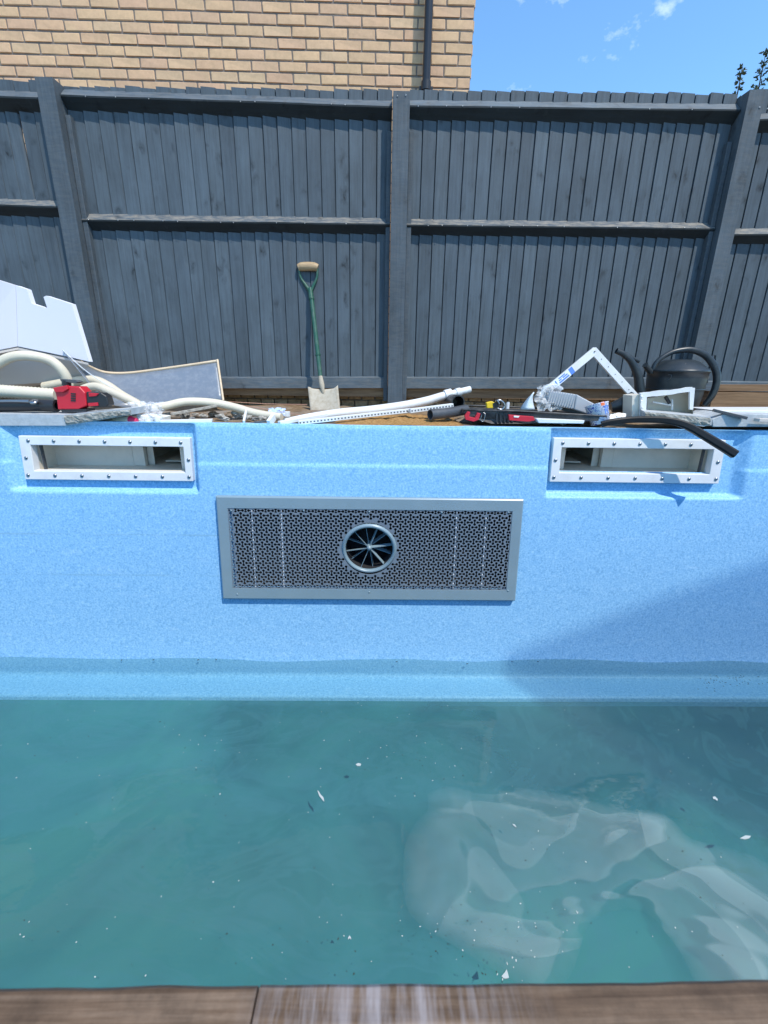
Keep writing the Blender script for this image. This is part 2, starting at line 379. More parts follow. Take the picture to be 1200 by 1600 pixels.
# ------------------------------------------------------------------ ground
def lump(x, y): return .012*noise.noise(Vector((x*4, y*4, 0))) + .008*noise.noise(Vector((x*13, y*13, 5)))
YW = 2.40                      # far pool wall at deck level
PX0, PX1, PY0 = -3.3, 3.3, -0.02
def ground():
    mb = MB()
    nx, ny = 170, 50; x0, x1, y0, y1 = -3.3, 3.3, YW+.06, 4.4
    vs = []
    for j in range(ny+1):
        for i in range(nx+1):
            x = x0+(x1-x0)*i/nx; y = y0+(y1-y0)*j/ny
            vs.append((x, y, -.012 + (lump(x, y) if j else 0) + .02*max(0, min(1, (y-2.6)/.8))))
    fs = [(j*(nx+1)+i, j*(nx+1)+i+1, (j+1)*(nx+1)+i+1, (j+1)*(nx+1)+i) for j in range(ny) for i in range(nx)]
    mb.raw(vs, fs, 0, True)
    z = -.02; B = 400
    q = lambda a, b, c, d: mb.raw([(a, c, z), (b, c, z), (b, d, z), (a, d, z)], [(0, 1, 2, 3)])
    q(-B, x0, -B, B); q(x1, B, -B, B); q(x0, x1, y1, B); q(x0, x1, -B, PY0-.06)
    o = mb.build('ground', M_dirt, fix=False); o['kind'] = 'structure'
ground()

# ------------------------------------------------------------------ pool shell
WZ = -1.39                     # water level
def ss(a, b, t):
    t = max(0, min(1, (t-a)/(b-a))); return t*t*(3-2*t)
# skimmer openings and frames, from the sight lines at the recess plane
YR = YW+.02
def wall_y(z): return YW - .087*(-z)
lc, rc = P(307, 720, YW).x, P(858, 720, YW).x          # inner ends of the recesses
lo, ro = P(20, 720, YW).x, P(1160, 725, YW).x          # outer ends
zb = P(600, 771, YW-.03).z; zs = P(600, 728, YW-.02).z
def relief(x, z):              # + = away from the viewer
    def inside(a, b, sa, sb): return ss(a-sa, a+sa, x)*(1-ss(b-sb, b+sb, x))
    rec = max(inside(lo, lc, .035, .006), inside(ro_in, ro, .006, .035))
    d = .045*rec*ss(zb-.010, zb+.008, z)
    side = max(1-ss(lo-.02, lo+.02, x), ss(ro-.02, ro+.02, x))
    cen = ss(lc-.005, lc+.005, x)*(1-ss(ro_in-.005, ro_in+.005, x))
    d += .007*max(cen, side)*ss(zs-.008, zs+.008, z)
    d += .0025*noise.noise(Vector((x*1.3, z*2.0, 3))) 
    return d
ro_in = rc
SK = []
for (tl, br) in (((47, 696), (289.5, 736)), ((874, 697), (1112, 737.5))):
    a = P(tl[0]+ (6 if tl[0] < 600 else 0), tl[1], YW+.0); b = P(br[0]- (0 if tl[0] < 600 else 4), br[1], YW-.0)
    SK.append((a.x-.02, b.x+.02, b.z-.012, a.z+.012))
JP = (P(343, 775, YW-.06), P(810, 930, YW-.06))
def shell():
    mb = MB(); nx = 560; zsn = [0, -.004, -.010] + [-.010-(i+1)*.0085 for i in range(169)]
    xs = [PX0+(PX1-PX0)*i/nx for i in range(nx+1)]
    # rounded lip on top, then the wall
    rows = [[(x, YW+.075, -.004) for x in xs], [(x, YW+.03, -.002) for x in xs], [(x, YW+.015, -.001) for x in xs]]
    for z in zsn:
        lip = .012*(1-ss(0, .02, -z))
        rows.append([(x, wall_y(z)+relief(x, z)*ss(0, .02, -z)+lip, z-.001) for x in xs])
    zl = zsn[-1]; yl = wall_y(zl)
    # step (ledge) under the water, then down to the floor in a curve
    for dy, dz in ((.0, -.03), (.005, -.045), (.02, -.055), (.06, -.058), (.12, -.060), (.155, -.061), (.170, -.064), (.176, -.075), (.178, -.12)):
        rows.append([(x, yl-dy+.004*noise.noise(Vector((x*.8, 0, 9))), zl+dz) for x in xs])
    fz = -1.82
    for k in range(1, 12):
        a = k/11*math.pi/2; rr = .27
        rows.append([(x, yl-.22-rr*(1-math.cos(a)), (zl-.14)+(fz-(zl-.14))*math.sin(a)) for x in xs])
    for k in range(1, 12): 
        y = (yl-.49) + (PY0+.05-(yl-.49))*k/11
        rows.append([(x, y, fz-.02*k/11) for x in xs])
    rows.append([(x, PY0+.01, fz+.2) for x in xs]); rows.append([(x, PY0, -.004) for x in xs]); rows.append([(x, PY0-.1, -.004) for x in xs])
    vs = [v for r in rows for v in r]; n = nx+1; fs = []; ms = []
    wl = 3+len(zsn)
    for j in range(len(rows)-1):
        for i in range(nx):
            cx = (xs[i]+xs[i+1])/2; cz = (rows[j][i][2]+rows[j+1][i][2])/2
            if 3 <= j < wl:
                if any(a < cx < b and c < cz < d for a, b, c, d in SK): continue
                if JP[0].x+.06 < cx < JP[1].x-.06 and JP[1].z+.06 < cz < JP[0].z-.06: continue
            fs.append((j*n+i, j*n+i+1, (j+1)*n+i+1, (j+1)*n+i)); ms.append(1 if j > wl+7 and j < len(rows)-3 else 0)
    b0 = len(mb.v); mb.v += [Vector(v) for v in vs]; mb.f += fs; mb.m += ms; mb.sm += [True]*len(fs)
    for x in (PX0, PX1):
        mb.raw([(x, PY0-.1, -2.2), (x, YW+.075, -2.2), (x, YW+.075, -.004), (x, PY0-.1, -.004)], [(0, 1, 2, 3)])
    o = mb.build('pool_shell', [M_gel, M_bed], fix=False)
    tag(o, 'pale blue speckled fibreglass pool shell with moulded recesses, half drained', 'swimming pool')
shell()

# ------------------------------------------------------------------ water
def water():
    m = bpy.data.materials.new('murky_pool_water'); m.use_nodes = True; n = m.node_tree; n.nodes.clear()
    o = nd(n, 'ShaderNodeOutputMaterial'); tr = nd(n, 'ShaderNodeBsdfTransparent'); tr.inputs[0].default_value = (.90, .97, .97, 1)
    gl = nd(n, 'ShaderNodeBsdfGlossy'); gl.inputs['Roughness'].default_value = .02
    df = nd(n, 'ShaderNodeBsdfDiffuse'); df.inputs[0].default_value = (.14, .29, .35, 1)
    fr = nd(n, 'ShaderNodeFresnel'); fr.inputs['IOR'].default_value = 1.33
    m1 = nd(n, 'ShaderNodeMixShader'); m2 = nd(n, 'ShaderNodeMixShader')
    m1.inputs[0].default_value = .15
    n.links.new(tr.outputs[0], m1.inputs[1]); n.links.new(df.outputs[0], m1.inputs[2])
    n.links.new(fr.outputs[0], m2.inputs[0]); n.links.new(m1.outputs[0], m2.inputs[1]); n.links.new(gl.outputs[0], m2.inputs[2])
    n.links.new(m2.outputs[0], o.inputs['Surface'])
    va = nd(n, 'ShaderNodeVolumeAbsorption'); va.inputs['Color'].default_value = (.25, .50, .55, 1); va.inputs['Density'].default_value = 1.2
    n.links.new(va.outputs[0], o.inputs['Volume'])
    bp = nd(n, 'ShaderNodeBump'); bp.inputs['Strength'].default_value = .12; bp.inputs['Distance'].default_value = .01
    n.links.new(nz(n, coords(n), 9, 3), bp.inputs['Height'])
    for s in (gl, fr): n.links.new(bp.outputs[0], s.inputs['Normal'])
    mb = MB(); nx, ny = 260, 100; x0, x1, y0, y1 = PX0-.02, PX1+.02, PY0-.05, 2.36
    vs = []
    def h(x, y):
        return (1.5*(.0045*math.sin(x*5.9+1.1+.6*math.sin(y*3)+1.3*noise.noise(Vector((x*.7,0,2)))) + .0030*math.sin(x*2.3+y*5+.4)) + .006*noise.noise(Vector((x*2.6, y*3, 1))))
    for j in range(ny+1):
        for i in range(nx+1):
            x = x0+(x1-x0)*i/nx; y = y0+(y1-y0)*j/ny; vs.append((x, y, WZ+h(x, y)))
    n_ = nx+1
    fs = [(j*n_+i, j*n_+i+1, (j+1)*n_+i+1, (j+1)*n_+i) for j in range(ny) for i in range(nx)]
    k = len(vs); zb_ = -2.1
    vs += [(x0, y0, zb_), (x1, y0, zb_), (x1, y1, zb_), (x0, y1, zb_)]
    fs.append((k+3, k+2, k+1, k))
    fs.append(tuple([k, k+1] + list(range(nx, -1, -1))))
    fs.append(tuple([k+2, k+3] + [ny*n_+i for i in range(nx+1)]))
    fs.append(tuple([k+3, k] + [j*n_ for j in range(ny+1)]))
    fs.append(tuple([k+1, k+2] + [j*n_+nx for j in range(ny, -1, -1)]))
    mb.raw(vs, fs, 0, False)
    for q in range(nx*ny): mb.sm[q] = True
    ob = mb.build('water', m); ob['kind'] = 'structure'
    return h
wave = water()

def silt():
    m = bpy.data.materials.new('suspended_silt'); m.use_nodes = True; n = m.node_tree; n.nodes.clear()
    o = nd(n, 'ShaderNodeOutputMaterial'); tr = nd(n, 'ShaderNodeBsdfTransparent'); df = nd(n, 'ShaderNodeBsdfDiffuse'); m1 = nd(n, 'ShaderNodeMixShader')
    v = coords(n); a = nz(n, v, 1.1, 4, .55, .8); b = nz(n, coords(n, (1, 1.8, 1), rot=(0, 0, R_(28))), 1.7, 6, .55, 2.2)
    c = ramp(n, a, [(.32, (.036, .155, .172)), (.5, (.062, .250, .248)), (.68, (.095, .325, .290))])
    c = mixc(n, ramp(n, b, [(.47, g3(0)), (.50, g3(.35)), (.56, g3(.1)), (.62, g3(.4))]), c, (.095, .265, .30))
    n.links.new(c, df.inputs[0]); f = ramp(n, nz(n, v, .8, 4, .5, .5), [(.3, g3(.70)), (.7, g3(.94))])
    sp = nd(n, 'ShaderNodeSeparateXYZ'); n.links.new(v, sp.inputs[0])
    gx = nd(n, 'ShaderNodeMapRange'); gx.inputs['From Min'].default_value = .3; gx.inputs['From Max'].default_value = 2.0; gx.inputs['To Max'].default_value = .62; n.links.new(sp.outputs[0], gx.inputs[0])
    gy = nd(n, 'ShaderNodeMapRange'); gy.inputs['From Min'].default_value = .9; gy.inputs['From Max'].default_value = 1.5; n.links.new(sp.outputs[1], gy.inputs[0])
    gm = nd(n, 'ShaderNodeMath', operation='MULTIPLY'); n.links.new(gx.outputs[0], gm.inputs[0]); n.links.new(gy.outputs[0], gm.inputs[1])
    f = mixc(n, gm.outputs[0], f, (0, 0, 0))  # silt thinned at far right, painting that corner's shade deeper
    n.links.new(f, m1.inputs[0]); n.links.new(tr.outputs[0], m1.inputs[1]); n.links.new(df.outputs[0], m1.inputs[2]); n.links.new(m1.outputs[0], o.inputs[0])
    vs = []; nx, ny = 120, 60
    for j in range(ny+1):
        for i in range(nx+1):
            x = PX0+.002+(PX1-PX0-.004)*i/nx; y = .0+2.098*j/ny
            vs.append((x, y, -1.535+(.03*noise.noise(Vector((x*1.5, y*2, 7))))*(1-(j/ny)**4)))
    fs = [(j*(nx+1)+i, j*(nx+1)+i+1, (j+1)*(nx+1)+i+1, (j+1)*(nx+1)+i) for j in range(ny) for i in range(nx)]
    o = MB().raw(vs, fs, 0, True).build('silt_cloud', m, fix=False); o['kind'] = 'stuff'; o['label'] = 'teal silt hanging in the pool water below the step'
silt()

# ------------------------------------------------------------------ near timber at the pool's edge
def sleeper():
    zt = .030; yf = G(600, 1532, zt).y; xs = G(400, 1560, zt).x
    root = empty('timber_edge', (0, yf-.06, zt-.05), 'weathered brown timber boards laid along the near pool edge, blurred in the foreground', 'timber')
    for x0, x1, s in ((-1.6, xs-.0005, 1), (xs+.0005, 1.6, 2)):
        vs, fs = [], []; n = 260
        prof = [(0, -.06), (0, -.003), (-.002, -.0006), (-.006, 0), (-.05, .0003), (-.14, 0), (-.14, -.06)]
        for i in range(n+1):
            x = x0+(x1-x0)*i/n; e = .0012*noise.noise(Vector((x*9, s, 0)))+.0006*noise.noise(Vector((x*40, s, 3)))
            for (dy, dz) in prof: vs.append((x, yf+dy+e*(1 if dy > -.01 else 0), zt+dz+(.0004 if s == 2 else 0)))
        m = len(prof)
        fs = [(i*m+k, i*m+(k+1) % m, (i+1)*m+(k+1) % m, (i+1)*m+k) for i in range(n) for k in range(m)]
        fs += [tuple(range(m)), tuple(range(n*m+m-1, n*m-1, -1))]
        MB().raw(vs, fs).build('board', M_sill, root)
sleeper()

# ------------------------------------------------------------------ house behind the fence
YH = 4.55
def brick_mesh(name, L, H, D, seed, mt):
    random.seed(seed); mb = MB(); mb.box((0, 0, 0), (L, D, H), jit=.0022, bev=.004)
    me = bpy.data.meshes.new(name); me.from_pydata(mb.v, [], mb.f); me.materials.append(mt)
    bm = bmesh.new(); bm.from_mesh(me); bmesh.ops.recalc_face_normals(bm, faces=bm.faces[:]); bm.to_mesh(me); bm.free(); return me
def house():
    xr = P(738, 80, YH).x
    root = empty('brick_house', (0, YH, 0), 'pale buff brick house wall rising behind the fence, black downpipe near its corner', 'house')
    mb = MB(); xl = -8.0; top = 5.4
    mb.hexa([(xl, YH+.001, -.1), (xr-.004, YH+.001, -.1), (xr-.004, YH+6, -.1), (xl, YH+6, -.1), (xl, YH+.001, top), (xr-.004, YH+.001, top), (xr-.004, YH+6, top), (xl, YH+6, top)])
    mb.build('wall', M_mortar, root)
    full = [brick_mesh('brick', .2125, .0625, .1, 100+i, M_brick) for i in range(6)]
    half = [brick_mesh('brick', .101, .064, .1, 200+i, M_brick) for i in range(3)]
    random.seed(11)
    rows = 72; stf = MB(); yb = YH+.044
    zsh = P(300, 36, YH).z % .075
    for r in range(rows):
        z = zsh + r*.075 - .04
        if z > top-.05: break
        near = P(300, 150, YH).z < z < P(300, -25, YH).z
        x = xr; first = (r % 2 == 0)
        while x > xl:
            wd = .1125 if first else .225; cx = x-wd/2; 
            if near and x > P(-40, 60, YH).x-.1:
                o = link('brick', random.choice(half if first else full), None, root); o.location = (cx, .046-random.uniform(0, .003), z)
            else: stf.box((cx, yb, z), (wd-.011, .1, .064), bev=0)
            x -= wd; first = False
        # return wall bricks round the corner
        yy = YH if r % 2 else YH+.1125
        for k in range(10):
            stf.box((xr-.046, yy+.1125+k*.225+.003, z), (.1, .214, .064))
    o = stf.build('brickwork', M_brick, root, fix=False); o['kind'] = 'stuff'
    # roof
    rf = MB(); rf.prism([(xl, YH-.35, 5.3), (xl, YH+3, 7.0), (xl, YH+6.35, 5.3), (xl, YH+6.35, 5.2), (xl, YH-.35, 5.2)], (xr-xl+.3, 0, 0)); rf.build('roof', M_rubdark, root)
    # downpipe
    a = P(672, 0, YH-.09); b = P(664, 141, YH-.09); zt = 5.2; x = (a.x+b.x)/2
    r = mpp(668, 60, YH-.09)*6.5
    d = MB().tube([(x, YH-.09, zt), (x, YH-.09, 0)], r, 20).build('downpipe', M_pipe, root)
    zc = P(664, 128, YH-.09).z
    MB().tube([(x, YH-.09, zc), (x, YH-.09, zc-.06)], r*1.22, 20).build('pipe_collar', M_black, d)
    MB().box((x, YH-.045, zc-.04), (r*3.4, .08, .03)).build('pipe_bracket', M_black, d)
    MB().box((x, YH-.045, zc+1.8), (r*3.4, .08, .03)).build('pipe_bracket', M_black, d)
house()

# behind the viewer: unseen netted screen, added so its corner half shades the pool's right end
def shade_screen():
    A = P(786, 1024, wall_y(-1.37)); t = 4.2
    K = A + Vector((.84, -1, 2.12))*t
    dirf = Vector((1, .272, 0)); H = K.z+.02
    a = Vector((K.x, K.y, -.02)); n = Vector((.251, -1, 0)).normalized(); L = 8.0
    root = empty('shade_screen', a, 'unseen tube frame with grey netting, added behind the viewer to half shade the pool', 'shade_screen')
    net = mat('shade_netting', (.25, .28, .27), .8, 0, .1, alpha=.46)
    vs, fs = [], []; m, q = 40, 40
    for j in range(q+1):
        for i in range(m+1):
            u, v = i/m, j/q; e = .02*math.sin(u*50)*math.sin(v*3.1)+.01*math.sin(v*30)*math.sin(u*9)
            vs.append(a+dirf*L*u+Vector((0, 0, H*v))+n*e)
    fs = [(j*(m+1)+i, j*(m+1)+i+1, (j+1)*(m+1)+i+1, (j+1)*(m+1)+i) for j in range(q) for i in range(m)]
    MB().raw(vs, fs, 0, True).build('netting', net, root, fix=False)
    for k in range(5):
        for d in (.08, 1.3):
            p = a+dirf*(1.6+(L-2)*k/4)+n*d; MB().tube([p, p+Vector((0, 0, H-.1))], .024, 10).build('upright', M_steel, root)
    for z in (1.9, 3.9):
        for d in (.08, 1.3):
            MB().tube([a+n*d+Vector((0, 0, z))+dirf*1.2, a+n*d+dirf*L+Vector((0, 0, z))], .024, 10).build('ledger', M_steel, root)
shade_screen()

# ------------------------------------------------------------------ fence
YF = 3.62                     # face of the boards
def fence():
    random.seed(5)
    root = empty('fence', (0, YF, 0), 'dark slate-blue close-board timber fence with posts and three rails behind the pool', 'fence')
    post_d = .105
    # posts by sight line (front face, left edge at two heights) -> plan x and width
    PW = .112
    px = [P(53, 119, YF-post_d).x + PW/2, P(614, 145, YF-post_d).x + PW/2, P(1167, 160, YF-post_d).x + PW/2]
    yb = [YF-.10, YF+.0, YF+.03]              # the fence is not quite straight
    px = [P(53, 119, yb[0]-post_d).x + PW/2, P(614, 147, yb[1]-post_d).x + PW/2, P(1167, 162, yb[2]-post_d).x + PW/2]
    xe = [px[0]-2.45, *px, px[2]+2.45]; ye = [yb[0]-.05, *yb, yb[2]-.25]
    tops = [P(65, 120, yb[0]-post_d).z, P(627, 142, yb[1]-post_d).z, P(1180, 140, yb[2]-post_d).z]
    for i in range(3):
        x, y, zt = px[i], yb[i], tops[i]
        mb = MB(); mb.hexa([(x-PW/2, y-post_d, -.1), (x+PW/2, y-post_d, -.1), (x+PW/2, y+.01, -.1), (x-PW/2, y+.01, -.1),
                 (x-PW/2+.002, y-post_d, zt), (x+PW/2-.002, y-post_d, zt), (x+PW/2-.002, y+.01, zt+.004), (x-PW/2+.002, y+.01, zt+.004)])
        po = mb.build('post', M_post, root)
        sb = MB()
        for s in (-1, 1): 
            xx = x+s*(PW/2+.018)
            MB().box((xx, y-.028, .93), (.032, .04, 1.75), bev=.002).build('cover_strip', M_post, po)
    for i_, (a_, b_) in enumerate(((621, 150), (634, 149), (1187, 168), (1199, 170))):
        j_ = 1 if i_ < 2 else 2; p = P(a_, b_, yb[j_]-post_d-.001); MB().lathe(p, [(.005, 0), (.005, .002), (.0001, .003)], 8, Vector((0, -1, 0))).build('nail', M_steel, root)
    def line(i, x): 
        t = (x-xe[i])/(xe[i+1]-xe[i]); return ye[i]+(ye[i+1]-ye[i])*t
    # heights by sight line for each bay: top of board, rails
    bays = [  # (left board-top px y, right, top rail px, mid rail px, bottom px)
        dict(tt=(-60, 120, 50, 137), rl=[(0, 143, 0, 0)], ),
    ]
    def zat(px_, py_, i):
        # intersect sight line with the bay plane
        d = ray(px_, py_); 
        # plane through (xe,ye)
        ax, ay, bx, by = xe[i], ye[i], xe[i+1], ye[i+1]
        nx, ny = -(by-ay), bx-ax; t = (nx*ax+ny*ay)/(nx*d.x+ny*d.y); return EYE+d.z*t
    spec = [  # sample px x, then y of: board top, top rail apex, mid rail apex, bottom-strip top, bottom-strip bottom (two samples per bay)
        [(20, 124, 151, 322, 575, 592), (48, 130, 153, 320, 575, 592)],
        [(110, 136, 149, 343, 590, 606), (600, 141, 166, 350, 590, 606)],
        [(660, 142, 166, 352, 591, 607), (1100, 146, 170, 357, 592, 608)],
        [(1197, 140, 186, 366, 598, 612), (1200, 140, 186, 366, 598, 612)]]
    rr = random.Random(3)
    for i in range(4):
        s0, s1 = spec[i]
        x0 = xe[i]+PW/2+.002; x1 = xe[i+1]-PW/2-.002
        def zz(k, x):
            a = zat(s0[0], s0[k], i); b = zat(s1[0], s1[k], i)
            if i in (0, 3): return (a+b)/2
            t = (x-x0)/(x1-x0); return a+(b-a)*t
        # rails: triangular arris section
        for k, (hgt, pr) in ((2, (.062, .060)), (3, (.056, .056))):
            vs, fs = [], []; n = 40
            for j in range(n+1):
                x = x0+(x1-x0)*j/n; y = line(i, x); z = zz(k, x) + .003*noise.noise(Vector((x*2, k, i))); e = .0025*noise.noise(Vector((x*11, k, i)))
                # compensate: apex stands nearer than the boards
                z = EYE+(z-EYE)*(y-pr)/y
                vs += [(x, y-.001, z+hgt), (x, y-pr-e, z+.003), (x, y-pr-e+.001, z-.006), (x, y-.001, z-hgt)]
            fs = [(j*4+q, j*4+(q+1) % 4, (j+1)*4+(q+1) % 4, (j+1)*4+q) for j in range(n) for q in range(4)] + [(0, 1, 2, 3), (n*4+3, n*4+2, n*4+1, n*4)]
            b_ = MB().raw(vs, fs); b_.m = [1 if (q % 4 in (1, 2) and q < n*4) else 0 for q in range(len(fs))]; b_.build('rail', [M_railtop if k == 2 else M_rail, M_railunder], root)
        nm_ = MB()
        for k in (2, 3):
            x = x0+.05
            while x < x1-.03:
                xx = x+rr.uniform(-.008, .008); y = line(i, xx); z = zz(k, xx)
                if rr.random() < .35: nm_.lathe((xx, y-.060+.0, EYE+(z-EYE)*(y-.06)/y+rr.uniform(-.004, .004)), [(.0035, 0), (.0035, .002), (.0001, .002)], 7, Vector((0, -1, 0)))
                x += .0965
        if i in (1, 2): nm_.build('nail', M_steel, root)['kind'] = 'stuff'
        # bottom strip
        ya, ybb = line(i, x0), line(i, x1)
        za0, za1, zb0, zb1 = zz(4, x0), zz(4, x1), zz(5, x0), zz(5, x1)
        MB().hexa([(x0, ya-.035, zb0), (x1, ybb-.035, zb1), (x1, ybb, zb1), (x0, ya, zb0), (x0, ya-.035, za0), (x1, ybb-.035, za1), (x1, ybb, za1+.012), (x0, ya, za0+.012)]).build('bottom_strip', M_railtop, root)
        MB().hexa([(x0, ya+.002, .085), (x1, ybb+.002, .085), (x1, ybb+.03, .085), (x0, ya+.03, .085), (x0, ya+.002, zb0-.002), (x1, ybb+.002, zb1-.002), (x1, ybb+.03, zb1-.002), (x0, ya+.03, zb0-.002)]).build('gravel_board', M_rawwood, root)
        # feather-edge boards, each one a wedge lapping the next
        pit = .0965; n = int((x1-x0)/pit)+1; pit = (x1-x0)/n
        for j in range(n):
            if i == 0 and j < n-16: continue
            if i == 3 and j > 8: continue
            xa = x0+j*pit; xb = xa+pit+.014
            ln = rr.uniform(-.002, .002); dz = rr.uniform(-.006, .006); 
            gapb = i == 0 and j == n-3
            yl_, yr_ = line(i, xa), line(i, min(xb, x1))
            zt = zz(1, xa)+dz; zb_ = zz(4, xa)+.002; w_ = .004*rr.uniform(-1, 1); tw = .0035*rr.uniform(-1, 1)
            vs, fs = [], []; m = 6
            thick, thin = .0105, .004
            for q in range(m+1):
                z = zb_+(zt-zb_)*q/m; t = q/m; b_ = .0022*noise.noise(Vector((xa*5, z*2, i)))
                o1 = tw*(t-.5)*2+b_; gp = ((.020 if q == 5 else .012) if q in (4, 5) else 0) if gapb else 0
                # left edge proud (lies over its neighbour), right edge thin
                vs += [(xa+w_*t*.4+b_, yl_-thick+o1, z), (xa+pit*.90-gp, yl_+(yr_-yl_)*.9-thin-.0015+o1*.5, z), (xa+pit-.0015-gp, yr_+.002, z), (xa+pit-gp, yr_+.012, z), (xa, yl_+.012, z)]
            fs = [(q*5+k, q*5+(k+1) % 5, (q+1)*5+(k+1) % 5, (q+1)*5+k) for q in range(m) for k in range(5)] + [(0, 1, 2, 3, 4), tuple(m*5+k for k in range(4, -1, -1))]
            MB().raw(vs, fs).build('board', M_fence, root)
    return px, yb
fpx, fyb = fence()

# low brick footing wall under the fence
def footing():
    random.seed(21)
    root = empty('low_brick_wall', (0, YF+.10, -.1), 'low dirty brown brick footing showing under the fence boards', 'wall')
    MB().box((0, YF+.145, -.005), (7.4, .1, .16)).build('mortar_bed', M_mortar, root)
    ms = [brick_mesh('brick', .098, .058, .05, 300+i, M_dbrick) for i in range(5)]
    for r in range(3):
        for k in range(58):
            o = link('brick', random.choice(ms), None, root); o.location = (-3.1+k*.108+(r % 2)*.05, -.008-random.uniform(0, .006), .055+r*.066)
footing()

# ------------------------------------------------------------------ skimmers
def skimmer(idx, cor, inner, label, mirror):
    Yp = YW+.010
    o4 = [P(*c, Yp) for c in cor]; i4 = [P(*c, Yp) for c in inner]
    xa = (o4[0].x+o4[3].x)/2; xb = (o4[1].x+o4[2].x)/2; zt = (o4[0].z+o4[1].z)/2; zb_ = (o4[2].z+o4[3].z)/2
    ia, ib = (i4[0].x+i4[3].x)/2, (i4[1].x+i4[2].x)/2; it, ibz = (i4[0].z+i4[1].z)/2, (i4[2].z+i4[3].z)/2
    def yy(z): return Yp - .087*(-z)+.016
    root = empty('skimmer', ((xa+xb)/2, Yp, zb_), label, 'pool skimmer', 'wide white skimmers in the pool wall')
    mb = MB(); T = .013
    def ring(oa, ob, oz, oc, a, b, c, d, front, back, mbx):
        o = [Vector((oa, 0, oz)), Vector((ob, 0, oz)), Vector((ob, 0, oc)), Vector((oa, 0, oc))]; i = [Vector((a, 0, c)), Vector((b, 0, c)), Vector((b, 0, d)), Vector((a, 0, d))]
        vs = []
        for off in (front, back):
            for p in o+i: vs.append((p.x, yy(p.z)+off, p.z))
        fs = []
        for k in range(4):
            k2 = (k+1) % 4
            fs += [(k, k2, 4+k2, 4+k), (8+k, 8+4+k, 8+4+k2, 8+k2), (k, 8+k, 8+k2, k2), (4+k, 4+k2, 12+k2, 12+k)]
        mbx.raw(vs, fs)
    ring(xa, xb, zb_, zt, ia, ib, ibz, it, -T, .034, mb)
    fr = mb.build('frame', M_white, root)
    bv = fr.modifiers.new('bevel', 'BEVEL'); bv.width = .003; bv.segments = 2
    # inner box: shallow throat and a deeper compartment
    x_s = ia+(ib-ia)*(.46 if mirror else .54)     # edge of the partition
    D1, D2 = .16, .75
    t0, t1 = yy(it)+.036, 0
    def quad(mbx, a, b, c, d, mi=0): mbx.raw([a, b, c, d], [(0, 1, 2, 3)], mi)
    bx = MB(); y0 = yy(zb_)+.02; e = .004
    X0, X1, Z0, Z1 = ia-e, ib+e, ibz-e, it+e
    if mirror: sh = (x_s, X1); dp = (X0, x_s)
    else: sh = (X0, x_s); dp = (x_s, X1)
    yb1, yb2 = y0+D1, y0+D2
    for (a, b, yb_) in ((sh[0], sh[1], yb1), (dp[0], dp[1], yb2)):
        quad(bx, (a, yb_, Z0), (b, yb_, Z0), (b, yb_, Z1), (a, yb_, Z1))
        quad(bx, (a, y0, Z0), (b, y0, Z0), (b, yb_, Z0), (a, yb_, Z0)); quad(bx, (a, y0, Z1), (b, y0, Z1), (b, yb_, Z1), (a, yb_, Z1))
    quad(bx, (X0, y0, Z0), (X0, max(yb1, yb2), Z0), (X0, yb2, Z1), (X0, y0, Z1)); quad(bx, (X1, y0, Z0), (X1, yb2, Z0), (X1, yb2, Z1), (X1, y0, Z1))
    quad(bx, (x_s, yb1, Z0), (x_s, yb2, Z0), (x_s, yb2, Z1), (x_s, yb1, Z1))
    bx.build('throat_box', M_inner, root, fix=False)
    sgn = -1 if mirror else 1; WD = X1-X0
    def xat(u): return X1-WD*u if mirror else X0+WD*u       # u runs from the open side
    def panel(u0, u1, y, nm, th=.006): 
        xa_, xb_ = xat(u0), xat(u1); MB().box(((xa_+xb_)/2, y, (Z0+Z1)/2), (abs(xb_-xa_), th, Z1-Z0-.002)).build(nm, M_inner, root)
    us = .46 if mirror else .54; us = 1-us if mirror else us
    panel(us, us+.075, y0+.165, 'partition'); panel(us+.080, us+.125, y0+.20, 'partition'); panel(.915, 1.0, y0+.09, 'baffle')
    MB().box((xat(us+.078), y0+.17, (Z0+Z1)/2), (.008, .03, Z1-Z0-.002)).build('rib', M_inner, root)
    MB().box((xat(.83), y0+.30, Z0+.018), (WD*.20, .16, .006)).build('shelf', M_inner, root)
    xg = (ib-.022) if mirror else (ia+.022)
    MB().box((xg, y0+.03, (Z0+Z1)/2), (.006, .02, Z1-Z0-.002)).build('gasket', M_dgrey, root)
    # screws
    def scr(x, z):
        c = Vector((x, yy(z)-T, z)); m_ = MB()
        m_.lathe(c, [(.0098, 0), (.0098, .0012), (.008, .0045), (.0045, .006), (0.0001, .006)], 12, Vector((0, -1, 0)))
        so_ = m_.build('screw', M_steel, fr); return so_
    zm1, zm2 = (zt+it)/2-.001, (zb_+ibz)/2
    n = 7
    for k in range(n):
        u = (k+.22)/(n-.56)
        scr(xa+.02+(xb-xa-.04)*u, zm1); scr(xa+.02+(xb-xa-.04)*(k/(n-1)), zm2)
    scr((xa+ia)/2-.004, (zt+zb_)/2); scr((xb+ib)/2+.004, (zt+zb_)/2)
skimmer(0, [(30, 682), (299, 683), (302, 750), (44, 748)], [(47, 696), (287, 697), (292, 737), (60, 735)], 'white wide-mouth skimmer left of the grey jet panel, fully uncovered', False)
skimmer(1, [(863, 685), (1133, 687), (1120, 754), (859, 752)], [(877, 700), (1113, 701), (1107, 740), (872, 738)], 'white wide-mouth skimmer right of the jet panel, partly crossed by a black seal strip', True)

